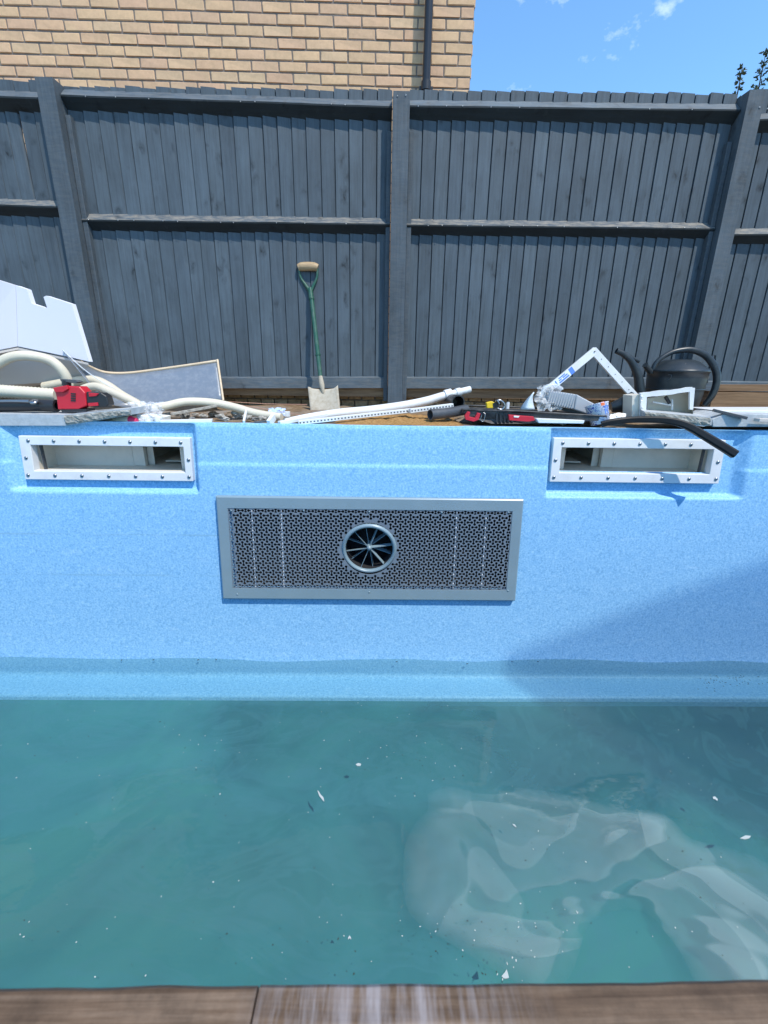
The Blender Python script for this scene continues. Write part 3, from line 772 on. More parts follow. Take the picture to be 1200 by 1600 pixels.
# ------------------------------------------------------------------ counter-current jet panel
def jet():
    def yp(z): return YW-.087*(-z)-.012
    Yq = YW-.060
    q = [P(341, 775, Yq), P(815, 781, Yq), P(804, 933, Yq), P(349, 928, Yq)]
    x0 = (q[0].x+q[3].x)/2; x1 = (q[1].x+q[2].x)/2; z1 = (q[0].z+q[1].z)/2; z0 = (q[2].z+q[3].z)/2
    a = P(357, 794, Yq); b = P(797, 916, Yq); gx0, gx1, gz1, gz0 = a.x+.012, b.x-.0, a.z, b.z
    gx0 = (P(358, 794, Yq).x+P(366, 913, Yq).x)/2; gx1 = (P(799, 797, Yq).x+P(789, 917, Yq).x)/2
    gz1 = (P(358, 794, Yq).z+P(799, 797, Yq).z)/2; gz0 = (P(366, 913, Yq).z+P(789, 917, Yq).z)/2
    root = empty('jet_panel', ((x0+x1)/2, YW-.05, z0), 'grey metal counter-current jet panel with perforated grille and round vaned nozzle', 'jet panel')
    def W(x, z, off): return Vector((x, yp(z)-off, z))
    # frame: flat ring with returned edge
    o = [(x0, z0), (x1, z0), (x1, z1), (x0, z1)]; i = [(gx0, gz0), (gx1, gz0), (gx1, gz1), (gx0, gz1)]
    s = .006
    o2 = [(x0+s, z0+s), (x1-s, z0+s), (x1-s, z1-s), (x0+s, z1-s)]
    vs = [W(*p, -.008) for p in o]+[W(*p, .012) for p in o]+[W(*p, .017) for p in o2]+[W(*p, .017) for p in i]+[W(*p, .010) for p in i]
    fs = []
    for r in range(4):
        for k in range(4): fs.append((r*4+k, r*4+(k+1) % 4, (r+1)*4+(k+1) % 4, (r+1)*4+k))
    MB().raw(vs, fs).build('frame', M_panel, root)
    # grille
    cx, cz = P(577, 855, Yq).x, P(577, 855, Yq).z; mp_ = mpp(577, 855, Yq); R0 = 41.5*mp_
    pc = 7.55*mp_; nx = int((gx1-gx0)/pc); nz_ = int((gz1-gz0)/(pc)); pcx = (gx1-gx0)/nx; pcz = (gz1-gz0)/nz_
    E_ = .002; V = [Vector((gx0-E_, gz0-E_)), Vector((gx1+E_, gz0-E_)), Vector((gx1+E_, gz1+E_)), Vector((gx0-E_, gz1+E_))]; Fc = [[0, 1, 2, 3]]
    def addpoly(pts):
        b_ = len(V); V.extend(pts); Fc.append(list(range(b_, b_+len(pts))))
    dumb = []
    Rl, L = .30, .42      # lobe radius and centre distance (in cells)
    for sgn in (1, -1):
        for ang in ((-160, -110, -60, 0, 60, 110, 160) if sgn == 1 else (20, 70, 120, 180, 240, 290, 340)):
            dumb.append((sgn*L + Rl*math.cos(R_(ang)), Rl*math.sin(R_(ang))))
    # order: right lobe -130..130, left lobe 50..310, waist between is straight and narrow
    for j in range(nz_):
        for k in range(nx):
            ux, uz = gx0+(k+.5)*pcx, gz0+(j+.5)*pcz
            if (ux-cx)**2+(uz-cz)**2 < (R0+pc*.45)**2: continue
            if (k+j) % 2 == 0: pts = [Vector((ux+p[0]*pcx*.98, uz+p[1]*pcz)) for p in dumb]
            else: pts = [Vector((ux-p[1]*pcx, uz+p[0]*pcz*.98)) for p in dumb]
            if k in (0, nx-1) and (k+j) % 2 == 0: pts = [Vector((ux+(p.x-ux)*.6, p.y)) for p in pts]
            if j in (0, nz_-1) and (k+j) % 2: pts = [Vector((p.x, uz+(p.y-uz)*.6)) for p in pts]
            addpoly(pts)
    addpoly([Vector((cx+R0*math.cos(2*math.pi*t/40), cz+R0*math.sin(2*math.pi*t/40))) for t in range(40)])
    res = delaunay_2d_cdt(V, [], Fc, 2, 1e-6)
    rv, rf, of = res[0], res[2], res[5]
    keep = [f for f, og in zip(rf, of) if og and all(g_ == 0 for g_ in og)]
    me = bpy.data.meshes.new('grille')
    base = root_loc(root)
    me.from_pydata([W(v.x, v.y, .013)-base for v in rv], [], keep)
    g = link('grille', me, M_grille, root); sd = g.modifiers.new('thickness', 'SOLIDIFY'); sd.thickness = .003; sd.offset = 0
    g['kind'] = 'stuff'
    # tank behind, open to the front
    tk = MB(); D = .16; e = -.004
    c8 = [W(gx0+e, gz0+e, .008), W(gx1-e, gz0+e, .008), W(gx1-e, gz1-e, .008), W(gx0+e, gz1-e, .008)]
    c8b = [p+Vector((0, D, 0)) for p in c8]
    tk.raw(c8+c8b, [(4, 5, 6, 7), (0, 1, 5, 4), (1, 2, 6, 5), (2, 3, 7, 6), (3, 0, 4, 7)]); tk.build('housing', M_void, root, fix=False)
    for pxx in (398, 443, 710, 755):
        xx = P(pxx, 855, Yq).x; MB().box((xx, yp(cz)-.0098, cz), (.007, .002, gz1-gz0), rot=Matrix.Rotation(R_(-5), 3, 'X')).build('stiffener', M_white, root)
    # nozzle
    ax = Vector((0, -1, -.087)).normalized(); c = W(cx, cz, .0)
    nr = MB(); nr.lathe(c, [(R0*.88, -.13), (R0*.88, .016), (R0*.90, .022), (R0*.955, .026), (R0*1.0, .020), (R0*1.03, .012)], 48, ax); ring_ = nr.build('nozzle_ring', M_panel, root)
    MB().lathe(c, [(R0*.872, -.125), (R0*.872, .004)], 40, ax).build('nozzle_bore', M_void, ring_, fix=False)
    MB().lathe(c, [(0.0001, -.128), (R0*.88, -.128)], 40, ax).build('nozzle_back', M_void, ring_)
    hb = MB(); hb.lathe(c, [(.016, -.07), (.016, -.002), (.012, .008), (.005, .013), (.0001, .014)], 20, ax); hb.build('hub', M_panel, ring_)
    qd = Vector((0, 0, 1)).rotation_difference(ax).to_matrix()
    for k in range(12):
        t = 2*math.pi*(k+.3)/12; deep = -.030 if k % 2 else -.018
        rd = Vector((math.cos(t), math.sin(t), 0)); tn = Vector((-math.sin(t), math.cos(t), 0)); h = .0016
        f0 = .002 if k % 2 == 0 else -.02
        pts = [rd*.010+tn*h, rd*R0*.875+tn*h, rd*R0*.875-tn*h, rd*.010-tn*h]
        v8 = [c+qd @ (p+Vector((0, 0, f0+deep))+tn*(.004)) for p in pts]+[c+qd @ (p+Vector((0, 0, f0))) for p in pts]
        MB().hexa(v8).build('vane', M_panel, ring_)
    for pxx, pyy in ((362, 797), (475, 797), (577, 799), (690, 800), (794, 800), (375, 922), (577, 919), (790, 917)):
        p = P(pxx, pyy, Yq); MB().lathe(W(p.x, p.z, .018), [(.0055, -.004), (.0055, .001), (.003, .0022), (.0001, .0022)], 10, ax).build('rivet', M_panel, root)
jet()

# ------------------------------------------------------------------ spade
def spade():
    Yt, Yb = YF-.05, YF-.26
    root = empty('spade', P(503, 646, Yb), 'muddy garden spade with green shaft and wooden grip leaning on the fence', 'spade')
    k = mpp(485, 430, Yt)
    MB().tube([P(466, 418.5, Yt), P(471, 417, Yt), P(481, 416.5, Yt), P(491, 417, Yt), P(496.5, 419, Yt)], [5.0*k, 6.3*k, 6.5*k, 6.2*k, 5.2*k], 14).build('grip', M_ashwood, root)
    hd = MB()
    hd.tube([P(467, 420, Yt), P(470, 434, Yt), P(478, 446, Yt), P(484, 455, Yt)], [1.8*k, 1.9*k, 2.4*k, 3*k], 10)
    hd.tube([P(496, 420, Yt), P(495, 434, Yt), P(490, 446, Yt), P(486, 455, Yt)], [1.8*k, 1.9*k, 2.4*k, 3*k], 10)
    hd.tube([P(484.5, 450, Yt), P(486.5, 466, Yt-.015)], [3.4*k, 4.2*k], 12)
    hd.build('handle_yoke', M_green, root)
    a, b = P(486.5, 464, Yt-.015), P(501, 592, Yb+.05)
    MB().tube([a, a.lerp(b, .5), b], [3.6*k, 3.5*k, 3.3*k], 14).build('shaft', M_green, root)
    for t in (.02, .70): MB().tube([a.lerp(b, t), a.lerp(b, t+.012)], 4.5*k, 14).build('collar', M_green, root)
    MB().tube([P(500.5, 588, Yb+.05), P(503, 602, Yb+.03), P(505, 614, Yb+.02)], [3.4*k, 4.2*k, 2*k], 12).build('socket', M_clayblade, root)
    # blade: slightly dished plate
    vs, fs = [], []; n, m = 14, 14
    for j in range(m+1):
        for i in range(n+1):
            u, v = i/n, j/m
            top = 606+2.5*math.sin(u*math.pi) - (1.5 if u < .08 or u > .92 else 0) - (2.4 if u > .97 else 0)
            xl, xr = 481+v*5, 528+v*5; y = top + (652-top)*v + (4*math.sin(u*math.pi) if v > .9 else 0)
            Yv = Yb+.02-.09*v + .012*(math.cos((u-.5)*math.pi))*1.0
            vs.append(P(xl+(xr-xl)*u, y, Yv))
    fs = [(j*(n+1)+i, j*(n+1)+i+1, (j+1)*(n+1)+i+1, (j+1)*(n+1)+i) for j in range(m) for i in range(n)]
    bl = MB().raw(vs, fs, 0, True).build('blade', M_clayblade, root, fix=False)
    sd = bl.modifiers.new('thickness', 'SOLIDIFY'); sd.thickness = .003
spade()

# ------------------------------------------------------------------ trees beyond the fence
def leafmat(name, a, b_):
    return mat(name, a, .6, 0, .3, lambda n, b: n.links.new(ramp(n, nz(n, coords(n), 9, 3), [(.35, a), (.65, b_)]), b.inputs['Base Color']))
M_leaf = leafmat('conifer_leaf', (.045, .07, .03), (.10, .12, .055)); M_bark = mat('bark', (.07, .05, .035), .9)
def tree(px_, py_, Y, wd, label, seed):
    random.seed(seed); tip = P(px_, py_, Y); x, z = tip.x, tip.z
    root = empty('conifer_tree', (x, Y, 0), label, 'tree', 'conifers beyond the fence')
    MB().tube([(x+.1, Y, -.1), (x+.03, Y, z*.6), (x, Y, z)], [.05, .025, .002], 8).build('trunk', M_bark, root)
    mb = MB(); H = z
    for k in range(140):
        t = (k+.5)/140; zz_ = z-.02-(t**1.1)*(H-.8); L = wd*(.25+1.6*t)*random.uniform(.6, 1.15); a = random.uniform(0, 6.28)
        d = Vector((math.cos(a), math.sin(a), random.uniform(.05, .7))).normalized()
        p0 = Vector((x, Y, zz_))
        for q in range(int(5+10*t)):
            s_ = random.uniform(.15, 1); p = p0+d*L*s_+Vector((0, 0, -.10*L*s_*s_))
            for _ in range(3):
                u = Vector([random.gauss(0, 1) for _ in range(3)]).normalized(); v_ = (d*1.2+Vector([random.gauss(0, .6) for _ in range(3)])).normalized()
                l = random.uniform(.02, .045); w_ = l*.28
                mb.raw([p, p+v_*l*.5+u*w_, p+v_*l, p+v_*l*.5-u*w_], [(0, 1, 2, 3)])
    mb.build('crown', M_leaf, root, fix=False)
tree(1161, 101, 6.2, .085, 'slim dark conifer tip poking above the fence at the far right', 3)
tree(1198, 76, 6.6, .16, 'taller brown-green conifer at the right edge of the photo, behind the last post', 9)

# ------------------------------------------------------------------ clutter on the far deck, left to right
def hose(name, pts, rpx, m, label, ridge=None, hollow=None, cat='hose', group=None, seg=16):
    p3 = [P(a, b, c) for a, b, c in pts]; r = rpx*mpp(pts[0][0], pts[0][1], pts[0][2])
    o = MB().tube(p3, r, seg, ridge=ridge, hollow=hollow).build(name, m, base=p3[0], fix=False)
    return tag(o, label, cat, group)

# white foam board carton
def foam():
    Y = 2.86
    base = P(60, 590, Y)
    root = empty('foam_carton', base, 'opened white foam-board carton with a notched top edge, propped at far left', 'packaging')
    poly = [(25, 446), (42, 452), (49, 474), (74, 482), (68, 464), (72, 462), (112, 475), (139, 565), (110, 558), (28, 541)]
    MB().prism([P(a, b, Y+(.10 if False else 0)) for a, b in poly], (0.01, .022, 0)).build('front_panel', M_foam, root)
    left = [P(24.5, 446, Y), P(27.5, 541, Y), P(-70, 560, Y-.18), P(-75, 415, Y-.18)]
    MB().prism(left, (0.004, .022, 0)).build('side_panel', M_foam, root)
    a, b, c = P(28, 543, Y+.002), P(138, 567, Y+.002), P(-70, 562, Y-.176)
    d1, d2, d3 = P(118, 592, Y+.10), P(0, 606, Y+.16), P(-70, 603, Y+.1)
    MB().prism([a, b, d1, d2, d3, c], (0, 0, -.012)).build('base_panel', M_foamin, root)
foam()
hose('hose', [(-40, 590, 2.62), (-8, 571, 2.62), (18, 558, 2.63), (45, 556, 2.65), (78, 563, 2.68), (98, 580, 2.7), (107, 600, 2.72), (108, 625, 2.74)], 7.3, M_hose, 'cream flexible hose arching out from under the white foam carton')
hose('hose', [(-30, 608, 2.56), (0, 611, 2.56), (45, 614, 2.56), (88, 617, 2.57)], 10, M_hose, 'ribbed cream hose lying level behind the red power tool', ridge=.019)
hose('hose', [(70, 604, 2.95), (110, 597, 2.92), (145, 594, 2.9), (168, 603, 2.86), (190, 618, 2.8), (215, 632, 2.76)], 7, M_hose, 'cream hose curving down behind the clear sheet, upper of two together')
hose('hose', [(112, 620, 2.78), (128, 609, 2.76), (150, 604, 2.74), (175, 613, 2.7), (205, 626, 2.66), (228, 637, 2.64), (256, 635, 2.66), (290, 628, 2.7), (330, 629, 2.74), (365, 636, 2.74), (400, 646, 2.7), (440, 652, 2.66)], 6.2, M_hose, 'long cream hose snaking from the red tool across the rubble')
# black foam tube and lever tool
hose('foam_tube', [(-40, 634, 2.5), (20, 633, 2.5), (60, 633, 2.5), (89, 634, 2.5)], 9.5, M_black, 'black foam pipe sleeve lying on the grey slab at far left', hollow=.6, cat='pipe sleeve')
def spanner():
    Y = 2.455
    o = MB()
    o.tube([P(-20, 627, Y), P(20, 626.5, Y), P(46, 627, Y)], [.0055, .006, .0075], 8); o.lathe(P(53, 627.5, Y-.004), [(.004, -.004), (.020, -.004), (.020, .004), (.004, .004)], 16, Vector((.1, -.5, 1)))
    tag(o.build('spanner', M_steel, base=P(0, 627, Y), fix=False), 'dull metal spanner resting along the black foam sleeve', 'spanner')
spanner()
# red power tool
def tool():
    Y = 2.47; D = .07
    root = empty('power_tool', P(120, 640, Y), 'red and black cordless power tool lying on the grey slab', 'power tool')
    def pr(name, poly, m, y=Y, d=D, par=None, bev=.006):
        o = MB().prism([P(a, b, y) for a, b in poly], (0, d, 0)).build(name, m, par or root)
        if bev: q = o.modifiers.new('bevel', 'BEVEL'); q.width = bev; q.segments = 3
        return o
    body = pr('body', [(84, 607), (105, 603), (124, 604), (133, 614), (135, 634), (122, 640), (90, 640), (88, 622)], M_red)
    pr('guard', [(82, 606), (104, 602), (106, 608), (98, 613), (86, 613)], M_red, Y-.012, .02, body, .003)
    for k in range(4): pr('vent', [(110.5, 614+k*3.6), (118, 614.5+k*3.6), (118, 616.5+k*3.6), (110.5, 616+k*3.6)], M_black, Y-.003, .01, body, 0)
    pr('grip', [(134, 612), (158, 614), (166, 619), (170, 632), (166, 636), (140, 636), (135, 628)], M_black, Y+.006, D-.012)
    pr('grip_inlay', [(138, 613.5), (154, 615), (150, 619), (139, 620)], M_red, Y-.0, .02, None, .002)
    pr('trigger', [(137, 630), (152, 629), (153, 634), (138, 635)], M_red, Y-.001, .02, None, .002)
    MB().tube([P(104, 603, Y+.03), P(104, 594, Y+.03)], .022, 14).build('top_knob', M_black, root)
    pr('lever', [(93, 592), (118, 594), (124, 597), (117, 599), (95, 596)], M_dgrey, Y+.01, .04, None, .002)
    pr('sole', [(94, 640), (134, 639), (135, 643), (97, 644)], M_black, Y-.004, .08, None, .002)
tool()
# slabs: px outline of the front face at Y0, thickness, depth
def slab(poly, Y0, D, label, rough=None, skew=0.0, lift=0, m=None, nm='paving_slab', cat='slab'):
    fr = [P(a, b, Y0) for a, b in poly]
    base = fr[0]
    if rough:
        root = empty(nm, base, label, cat)
        MB().prism(fr, (skew, D, lift)).build('slab_body', m or M_slab, root)
        vs, fs = [], []; r0 = [P(a, b, Y0-.002) for a, b in rough]; n = 30
        for i in range(n+1):
            u = i/n; t = r0[0].lerp(r0[1], u); b = r0[3].lerp(r0[2], u)
            for j in range(6):
                v = j/5; p = t.lerp(b, v); k = noise.noise(p*60)*.006+noise.noise(p*160)*.003
                vs.append(p+Vector((0, -.004+k if 0 < j < 5 else 0, 0)))
        fs = [(i*6+j, i*6+j+1, (i+1)*6+j+1, (i+1)*6+j) for i in range(n) for j in range(5)]
        MB().raw(vs, fs).build('broken_edge', M_slabrough, root, fix=False); return root
    o = MB().prism(fr, (skew, D, lift)).build(nm, m or M_slab, base=base)
    q = o.modifiers.new('bevel', 'BEVEL'); q.width = .003; q.segments = 2
    return tag(o, label, cat)
slab([(-60, 646), (100, 648), (205, 638), (206, 648), (135, 660), (105, 665), (-60, 665)], 2.40, .30, 'thick grey paving slab overhanging the pool edge at far left, front edge broken', rough=[(100, 649), (204, 640), (204, 648), (104, 664)])
# sealant tube with red cap
def tube_cap():
    Y = 2.46; root = empty('sealant_tube', P(190, 657, Y), 'small white tube with a pink-red tip sticking out from under the slab', 'sealant tube')
    MB().tube([P(150, 655, Y+.1), P(175, 655, Y+.04), P(204, 656, Y)], [.012, .019, .022], 16).build('tube', M_hose, root)
    MB().tube([P(204, 656, Y), P(214, 657.5, Y-.01)], [.022, .012], 16).build('cap', M_redcap, root)
tube_cap()
# clear curved sheet with pale edging
def sheet():
    root = empty('framed_sheet', P(260, 620, 3.2), 'curved smoky clear sheet with a pale beige edging, propped behind the hoses', 'plastic sheet')
    top = [(98, 547, 2.85), (118, 560, 2.98), (140, 573, 3.1), (165, 582, 3.18), (200, 583, 3.22), (250, 577, 3.25), (300, 570, 3.26), (340, 564, 3.26)]
    tp = [P(*t) for t in top]; tp, _ = spline(tp, [1]*len(tp), 5)
    btm = [P(a, b, c) for a, b, c in [(150, 612, 2.78), (160, 622, 2.85), (175, 632, 2.92), (200, 636, 2.98), (230, 636, 3.02), (270, 634, 3.05), (310, 630, 3.08), (349, 626, 3.1)]]; btm, _ = spline(btm, [1]*len(btm), 5)
    vs, fs = [], []; m = 6
    for a, b in zip(tp, btm):
        for j in range(m+1): vs.append(a.lerp(b, j/m))
    n = len(tp); fs = [(i*(m+1)+j, i*(m+1)+j+1, (i+1)*(m+1)+j+1, (i+1)*(m+1)+j) for i in range(n-1) for j in range(m)]
    s = MB().raw(vs, fs, 0, True).build('pane', M_acry, root, fix=False); q = s.modifiers.new('thickness', 'SOLIDIFY'); q.thickness = .004
    MB().tube(tp[6:], .010, 6, step=0).build('top_edging', M_edging, root)
    MB().tube([tp[-1]+Vector((0, 0, .008)), btm[-1]], .009, 4, step=0).build('side_edging', M_edging, root)
    MB().tube([tp[0], P(135, 580, 2.8), P(185, 612, 2.72)], .004, 6).build('edge_bead', M_clear, root)
sheet()
# crumpled wrap
def crumple(name, x0, x1, y0, y1, Y, m, label, cat, seed, amp=.03, n=26, depth=.12):
    vs, fs = [], []
    for j in range(n+1):
        for i in range(n+1):
            u, v = i/n, j/n; p = P(x0+(x1-x0)*u, y1+(y0-y1)*v**.8, Y+depth*v)
            q = Vector((u*5, v*5, seed)); w_ = noise.noise_vector(q*1.3)*amp + noise.noise_vector(q*3.3)*amp*.5
            e = min(1, 4*min(u, 1-u, v+.2)); vs.append(p+Vector((w_.x, w_.y*1.2, max(w_.z*e, -.01))))
    fs = [(j*(n+1)+i, j*(n+1)+i+1, (j+1)*(n+1)+i+1, (j+1)*(n+1)+i) for j in range(n) for i in range(n)]
    o = MB().raw(vs, fs, 0, True).build(name, m, base=P((x0+x1)/2, y1, Y), fix=False); return tag(o, label, cat)
crumple('plastic_bag', 203, 254, 628, 661, 2.47, M_wrap, 'crumpled clear plastic bag beside the end of the grey slab', 'plastic bag', 4, .022)
slab([(212, 648), (252, 652), (252, 661), (216, 661)], 2.50, .12, 'small white printed card under the crumpled clear bag', m=M_paper, nm='card', cat='card')
# rubble pieces
random.seed(31)
RB = [(262, 650, 7, 0), (276, 645, 6, 1), (290, 650, 8, 1), (305, 645, 5, 0), (318, 651, 7, 0), (333, 646, 8, 2), (345, 653, 8, 0), (358, 648, 7, 2), (371, 647, 11, 0), (386, 653, 8, 0), (398, 657, 6, 1), (410, 656, 7, 0), (300, 657, 5, 1), (354, 658, 6, 0), (456, 658, 5, 0), (448, 654, 5, 1),
      (700, 652, 6, 2), (842, 656, 5, 2), (858, 654, 6, 0), (880, 657, 5, 0), (900, 650, 7, 1), (912, 655, 5, 2)]
RM_ = [M_rubble, M_rubdark, M_dirt]
RL = ['pale stone against the right side of the crumpled clear bag', 'blackened stone just right of the clear bag, under the cream hose', 'wide blackened lump behind the flat white strip',
      'small pale stone directly beneath the crest of the long hose', 'pale stone at the right end of the flat white strip', 'earthy clod tucked under the long hose', 'pale stone in front of the earthy clods',
      'earthy clod just left of the biggest stone', 'biggest pale stone of the row, left of the short standing offcut', 'pale stone at the foot of the short standing offcut', 'small blackened stone right of the standing offcut',
      'pale stone just left of the white square offcut', 'small black stone touching the flat white strip', 'small pale stone low at the pool edge, below the biggest stone', 'pale stone at the left tip of the slotted profile', 'small dark stone between white block and slotted profile',
      'sandy clod below the short dark grey pipe', 'brown clod under the white shell and tray', 'pale stone below the smoky channel', 'small pale stone left of the patterned cup', 'dark stone under the brown wooden strip', 'brown clod touching the patterned cup']
for k, (a, b, r, c) in enumerate(RB):
    Y = 2.46+(662-b)*.02; p = P(a, b, Y); rr_ = r*mpp(a, b, Y)*.75; p.z = rr_*.5
    tag(MB().rock((p.x, Y, p.z), rr_, k*1.7, (1.2, 1, .7), rough=.5).build('rubble_stone', RM_[c], base=(p.x, Y, 0)), RL[k], 'rubble', 'rubble lumps along the pool edge')
def bar(name, a, b, wpx, hpx, m, label, cat, D=.03, group=None, slots=0):
    A, B = P(*a), P(*b); k = mpp(*a); d = (B-A).normalized(); up = Vector((0, 0, 1)); up = (up-d*up.dot(d)).normalized(); sd = d.cross(up)
    L = (B-A).length; mb = MB(); R3 = Matrix((d, sd, up)).transposed(); h = hpx*k
    mb.box((A+B)/2, (L, D, h), rot=R3, bev=min(.0015, h*.2))
    if not slots:
        o = mb.build(name, m, base=A); return tag(o, label, cat, group)
    root = empty(name, A, label, cat, group); mb.build('profile', m, root)
    s = MB()
    for i in range(slots):
        c = A+d*L*(i+.5)/slots; s.box(c-sd*(D/2+.0004), (L/slots*.45, .001, h*.32), rot=R3); s.box(c+sd*(D/2+.0004), (L/slots*.45, .001, h*.32), rot=R3)
    s = s.build('slots', M_dgrey, root); s['kind'] = 'stuff'
    return root
bar('batten', (252, 658.5, 2.45), (332, 657, 2.5), 0, 4.5, M_white, 'flat white plastic strip along the pool edge below the rubble', 'strip', .05)
bar('scrap_strip', (268, 647, 2.6), (350, 632, 2.75), 0, 4, M_rubble, 'dusty strip leaning against the cream hose', 'strip', .02)
bar('scrap_strip', (385, 641, 2.6), (381, 659, 2.47), 0, 4, M_white, 'short white offcut standing across the rubble', 'strip', .012)
bar('scrap_strip', (428, 651, 2.5), (420, 662, 2.44), 0, 11, M_white, 'white square offcut at the end of the long hose', 'offcut', .02)
bar('scrap_strip', (398, 660, 2.46), (425, 657, 2.5), 0, 3, M_dgrey, 'thin dark strip near the white square offcut', 'strip', .02)
crumple('plastic_scrap', 420, 446, 638, 651, 2.85, mat('pale_blue_film', (.45, .55, .75), .3), 'pale blue crumpled plastic behind the long hose', 'plastic scrap', 8, .012, 14, .06)
bar('white_block', (446, 647, 2.7), (453, 647, 2.7), 0, 8, M_white, 'tiny white block beside the pale blue plastic', 'offcut', .03)
# perforated white profiles
bar('plastic_profile', (436, 661, 2.46), (510, 648, 2.62), 0, 5.5, M_white, 'short white plastic profile nearest the long cream hose', 'profile', .04, 'white plastic profiles by the sand', slots=0)
bar('plastic_profile', (466, 660.5, 2.44), (642, 641, 2.62), 0, 6.5, M_white, 'long slotted white plastic profile lying in front of the thick white pipe', 'profile', .03, 'white plastic profiles by the sand', slots=34)
bar('plastic_profile', (640, 642, 2.58), (707, 633.5, 2.66), 0, 6.5, M_white, 'slotted white profile resting on the dark grey pipe', 'profile', .03, 'white plastic profiles by the sand', slots=14)
# thick white pipe with coupling
def wpipe():
    pts = [(445, 660, 2.50), (480, 653, 2.58), (530, 645.5, 2.66), (580, 641, 2.74), (630, 634, 2.80), (665, 627, 2.84), (690, 619.5, 2.86), (713, 613.5, 2.88)]
    p3 = [P(*t) for t in pts]; k = mpp(600, 638, 2.75)
    root = empty('white_pipe', p3[0], 'long thick white pipe rising to a coupling, from pool edge to the black pipe end', 'pipe')
    MB().tube(p3, [5.2*k, 6*k, 6.6*k, 7*k, 7*k, 7*k, 6.6*k, 5.2*k], 18, hollow=.8).build('pipe', M_white, root, fix=False)
    d = (p3[-1]-p3[-2]).normalized(); c = P(700, 616.5, 2.87)
    MB().tube([c-d*.022, c+d*.022], 8.4*k, 20).build('coupling', M_white, root)
    MB().tube([P(712, 613.7, 2.88), P(719, 612, 2.89)], 6.6*k, 20, hollow=.8).build('spigot', M_white, root)
wpipe()
hose('black_pipe', [(716, 628, 2.68), (700, 625, 2.95), (690, 622, 3.2)], 10.5, M_black, 'black pipe with its round open end under the white coupling', hollow=.84, cat='pipe')
hose('grey_pipe', [(672, 648, 2.52), (700, 645, 2.58), (728, 640, 2.66)], 8.2, M_dgrey, 'short dark grey pipe lying on the sand, open end to the left', hollow=.84, cat='pipe')
# sand heap
def heap():
    vs, fs = [], []; n, m = 60, 22; a, b = P(520, 662, 2.46), P(728, 662, 2.46)
    for j in range(m+1):
        for i in range(n+1):
            u, v = i/n, j/m; x = a.x+(b.x-a.x)*u; y = 2.42+.5*v
            e = (math.sin(u*math.pi)**.6)*math.sin(min(1, v*1.6+.12)*math.pi/2)*(1-ss(.6, 1, v))
            z = e*(.030+.014*noise.noise(Vector((x*9, y*9, 1)))+.010*noise.noise(Vector((x*30, y*30, 2)))+.006*noise.noise(Vector((x*80, y*80, 2))))-.006
            vs.append((x, y, z))
    fs = [(j*(n+1)+i, j*(n+1)+i+1, (j+1)*(n+1)+i+1, (j+1)*(n+1)+i) for j in range(m) for i in range(n)]
    o = MB().raw(vs, fs, 0, True).build('sand_heap', M_sand, base=((a.x+b.x)/2, 2.6, 0), fix=False); tag(o, 'low heap of orange-brown sand at the pool edge beneath the white profiles', 'sand heap')
heap()
tag(MB().tube([P(345, 628, 3.2), P(420, 640, 2.95), P(478, 650, 2.7)], .0022, 5).build('string_line', M_string, base=P(345, 628, 3.2)), 'thin pink string line sloping down to the spade blade', 'string')
tag(MB().tube([P(345, 627, 3.25), P(420, 631, 3.25), P(480, 632, 3.25)], .002, 5).build('string_line', M_string, base=P(345, 627, 3.25)), 'thin pink string line running level in front of the footing bricks', 'string')

# black tray with red clips
def tray():
    Y = 2.52
    root = empty('tool_tray', P(830, 662, Y), 'shallow black plastic tool-case lid with red clips and loose tools on it', 'tool case')
    a, b = 724, 948
    f = [P(a, 641, Y+.06), P(770, 643, Y), P(820, 644, Y-.02), P(b, 652, Y-.04), P(b, 657, Y-.04), P(820, 662, Y-.01), P(768, 662, Y), P(735, 652, Y+.04)]
    MB().prism(f, (0.0, .012, 0)).build('front_wall', M_tray, root)
    t = [P(a, 641.5, Y+.07), P(770, 643.5, Y+.012), P(820, 644.5, Y-.008), P(b, 652, Y-.03), P(b+5, 646, Y+.3), P(800, 638, Y+.36), P(735, 636, Y+.36)]
    MB().prism(t, (0, 0, -.015)).build('tray_floor', M_tray, root)
    MB().tube([P(a-2, 640, Y+.06), P(770, 642, Y), P(820, 643, Y-.02), P(b, 650.5, Y-.04)], .005, 8).build('rim', M_tray, root)
    MB().tube([P(a-2, 640, Y+.06), P(730, 634, Y+.36), P(800, 636, Y+.38), P(870, 640, Y+.36)], .006, 8).build('back_rim', M_tray, root)
    for k in range(5): MB().prism([P(775+k*6, 646, Y-.006), P(778+k*6, 646, Y-.006), P(778+k*6, 660, Y-.006), P(775+k*6, 660, Y-.006)], (0, .008, 0)).build('rib', M_black, root)
    def clip(poly, y):
        o = MB().prism([P(p, q, y) for p, q in poly], (0, .02, 0)).build('clip', M_red, root); q = o.modifiers.new('b', 'BEVEL'); q.width = .002; q.segments = 2
    clip([(726, 650), (731, 643), (735, 644), (733, 651), (742, 653), (746, 645), (751, 646), (748, 656), (740, 659), (728, 656)], Y-.03)
    clip([(795, 648), (834, 651), (836, 657), (826, 659), (796, 657)], Y-.05)
    MB().tube([P(753, 648, Y-.03), P(751, 656, Y-.03), P(755, 658, Y-.03), P(758, 649, Y-.03), P(756, 644, Y-.02)], .0018, 6).build('wire_loop', M_steel, root)
    MB().prism([P(803, 649.5, Y-.053), P(812, 650, Y-.053), P(810, 652.5, Y-.053), P(803, 652, Y-.053)], (0, .003, 0)).build('clip_highlight', M_paper, root)
tray()
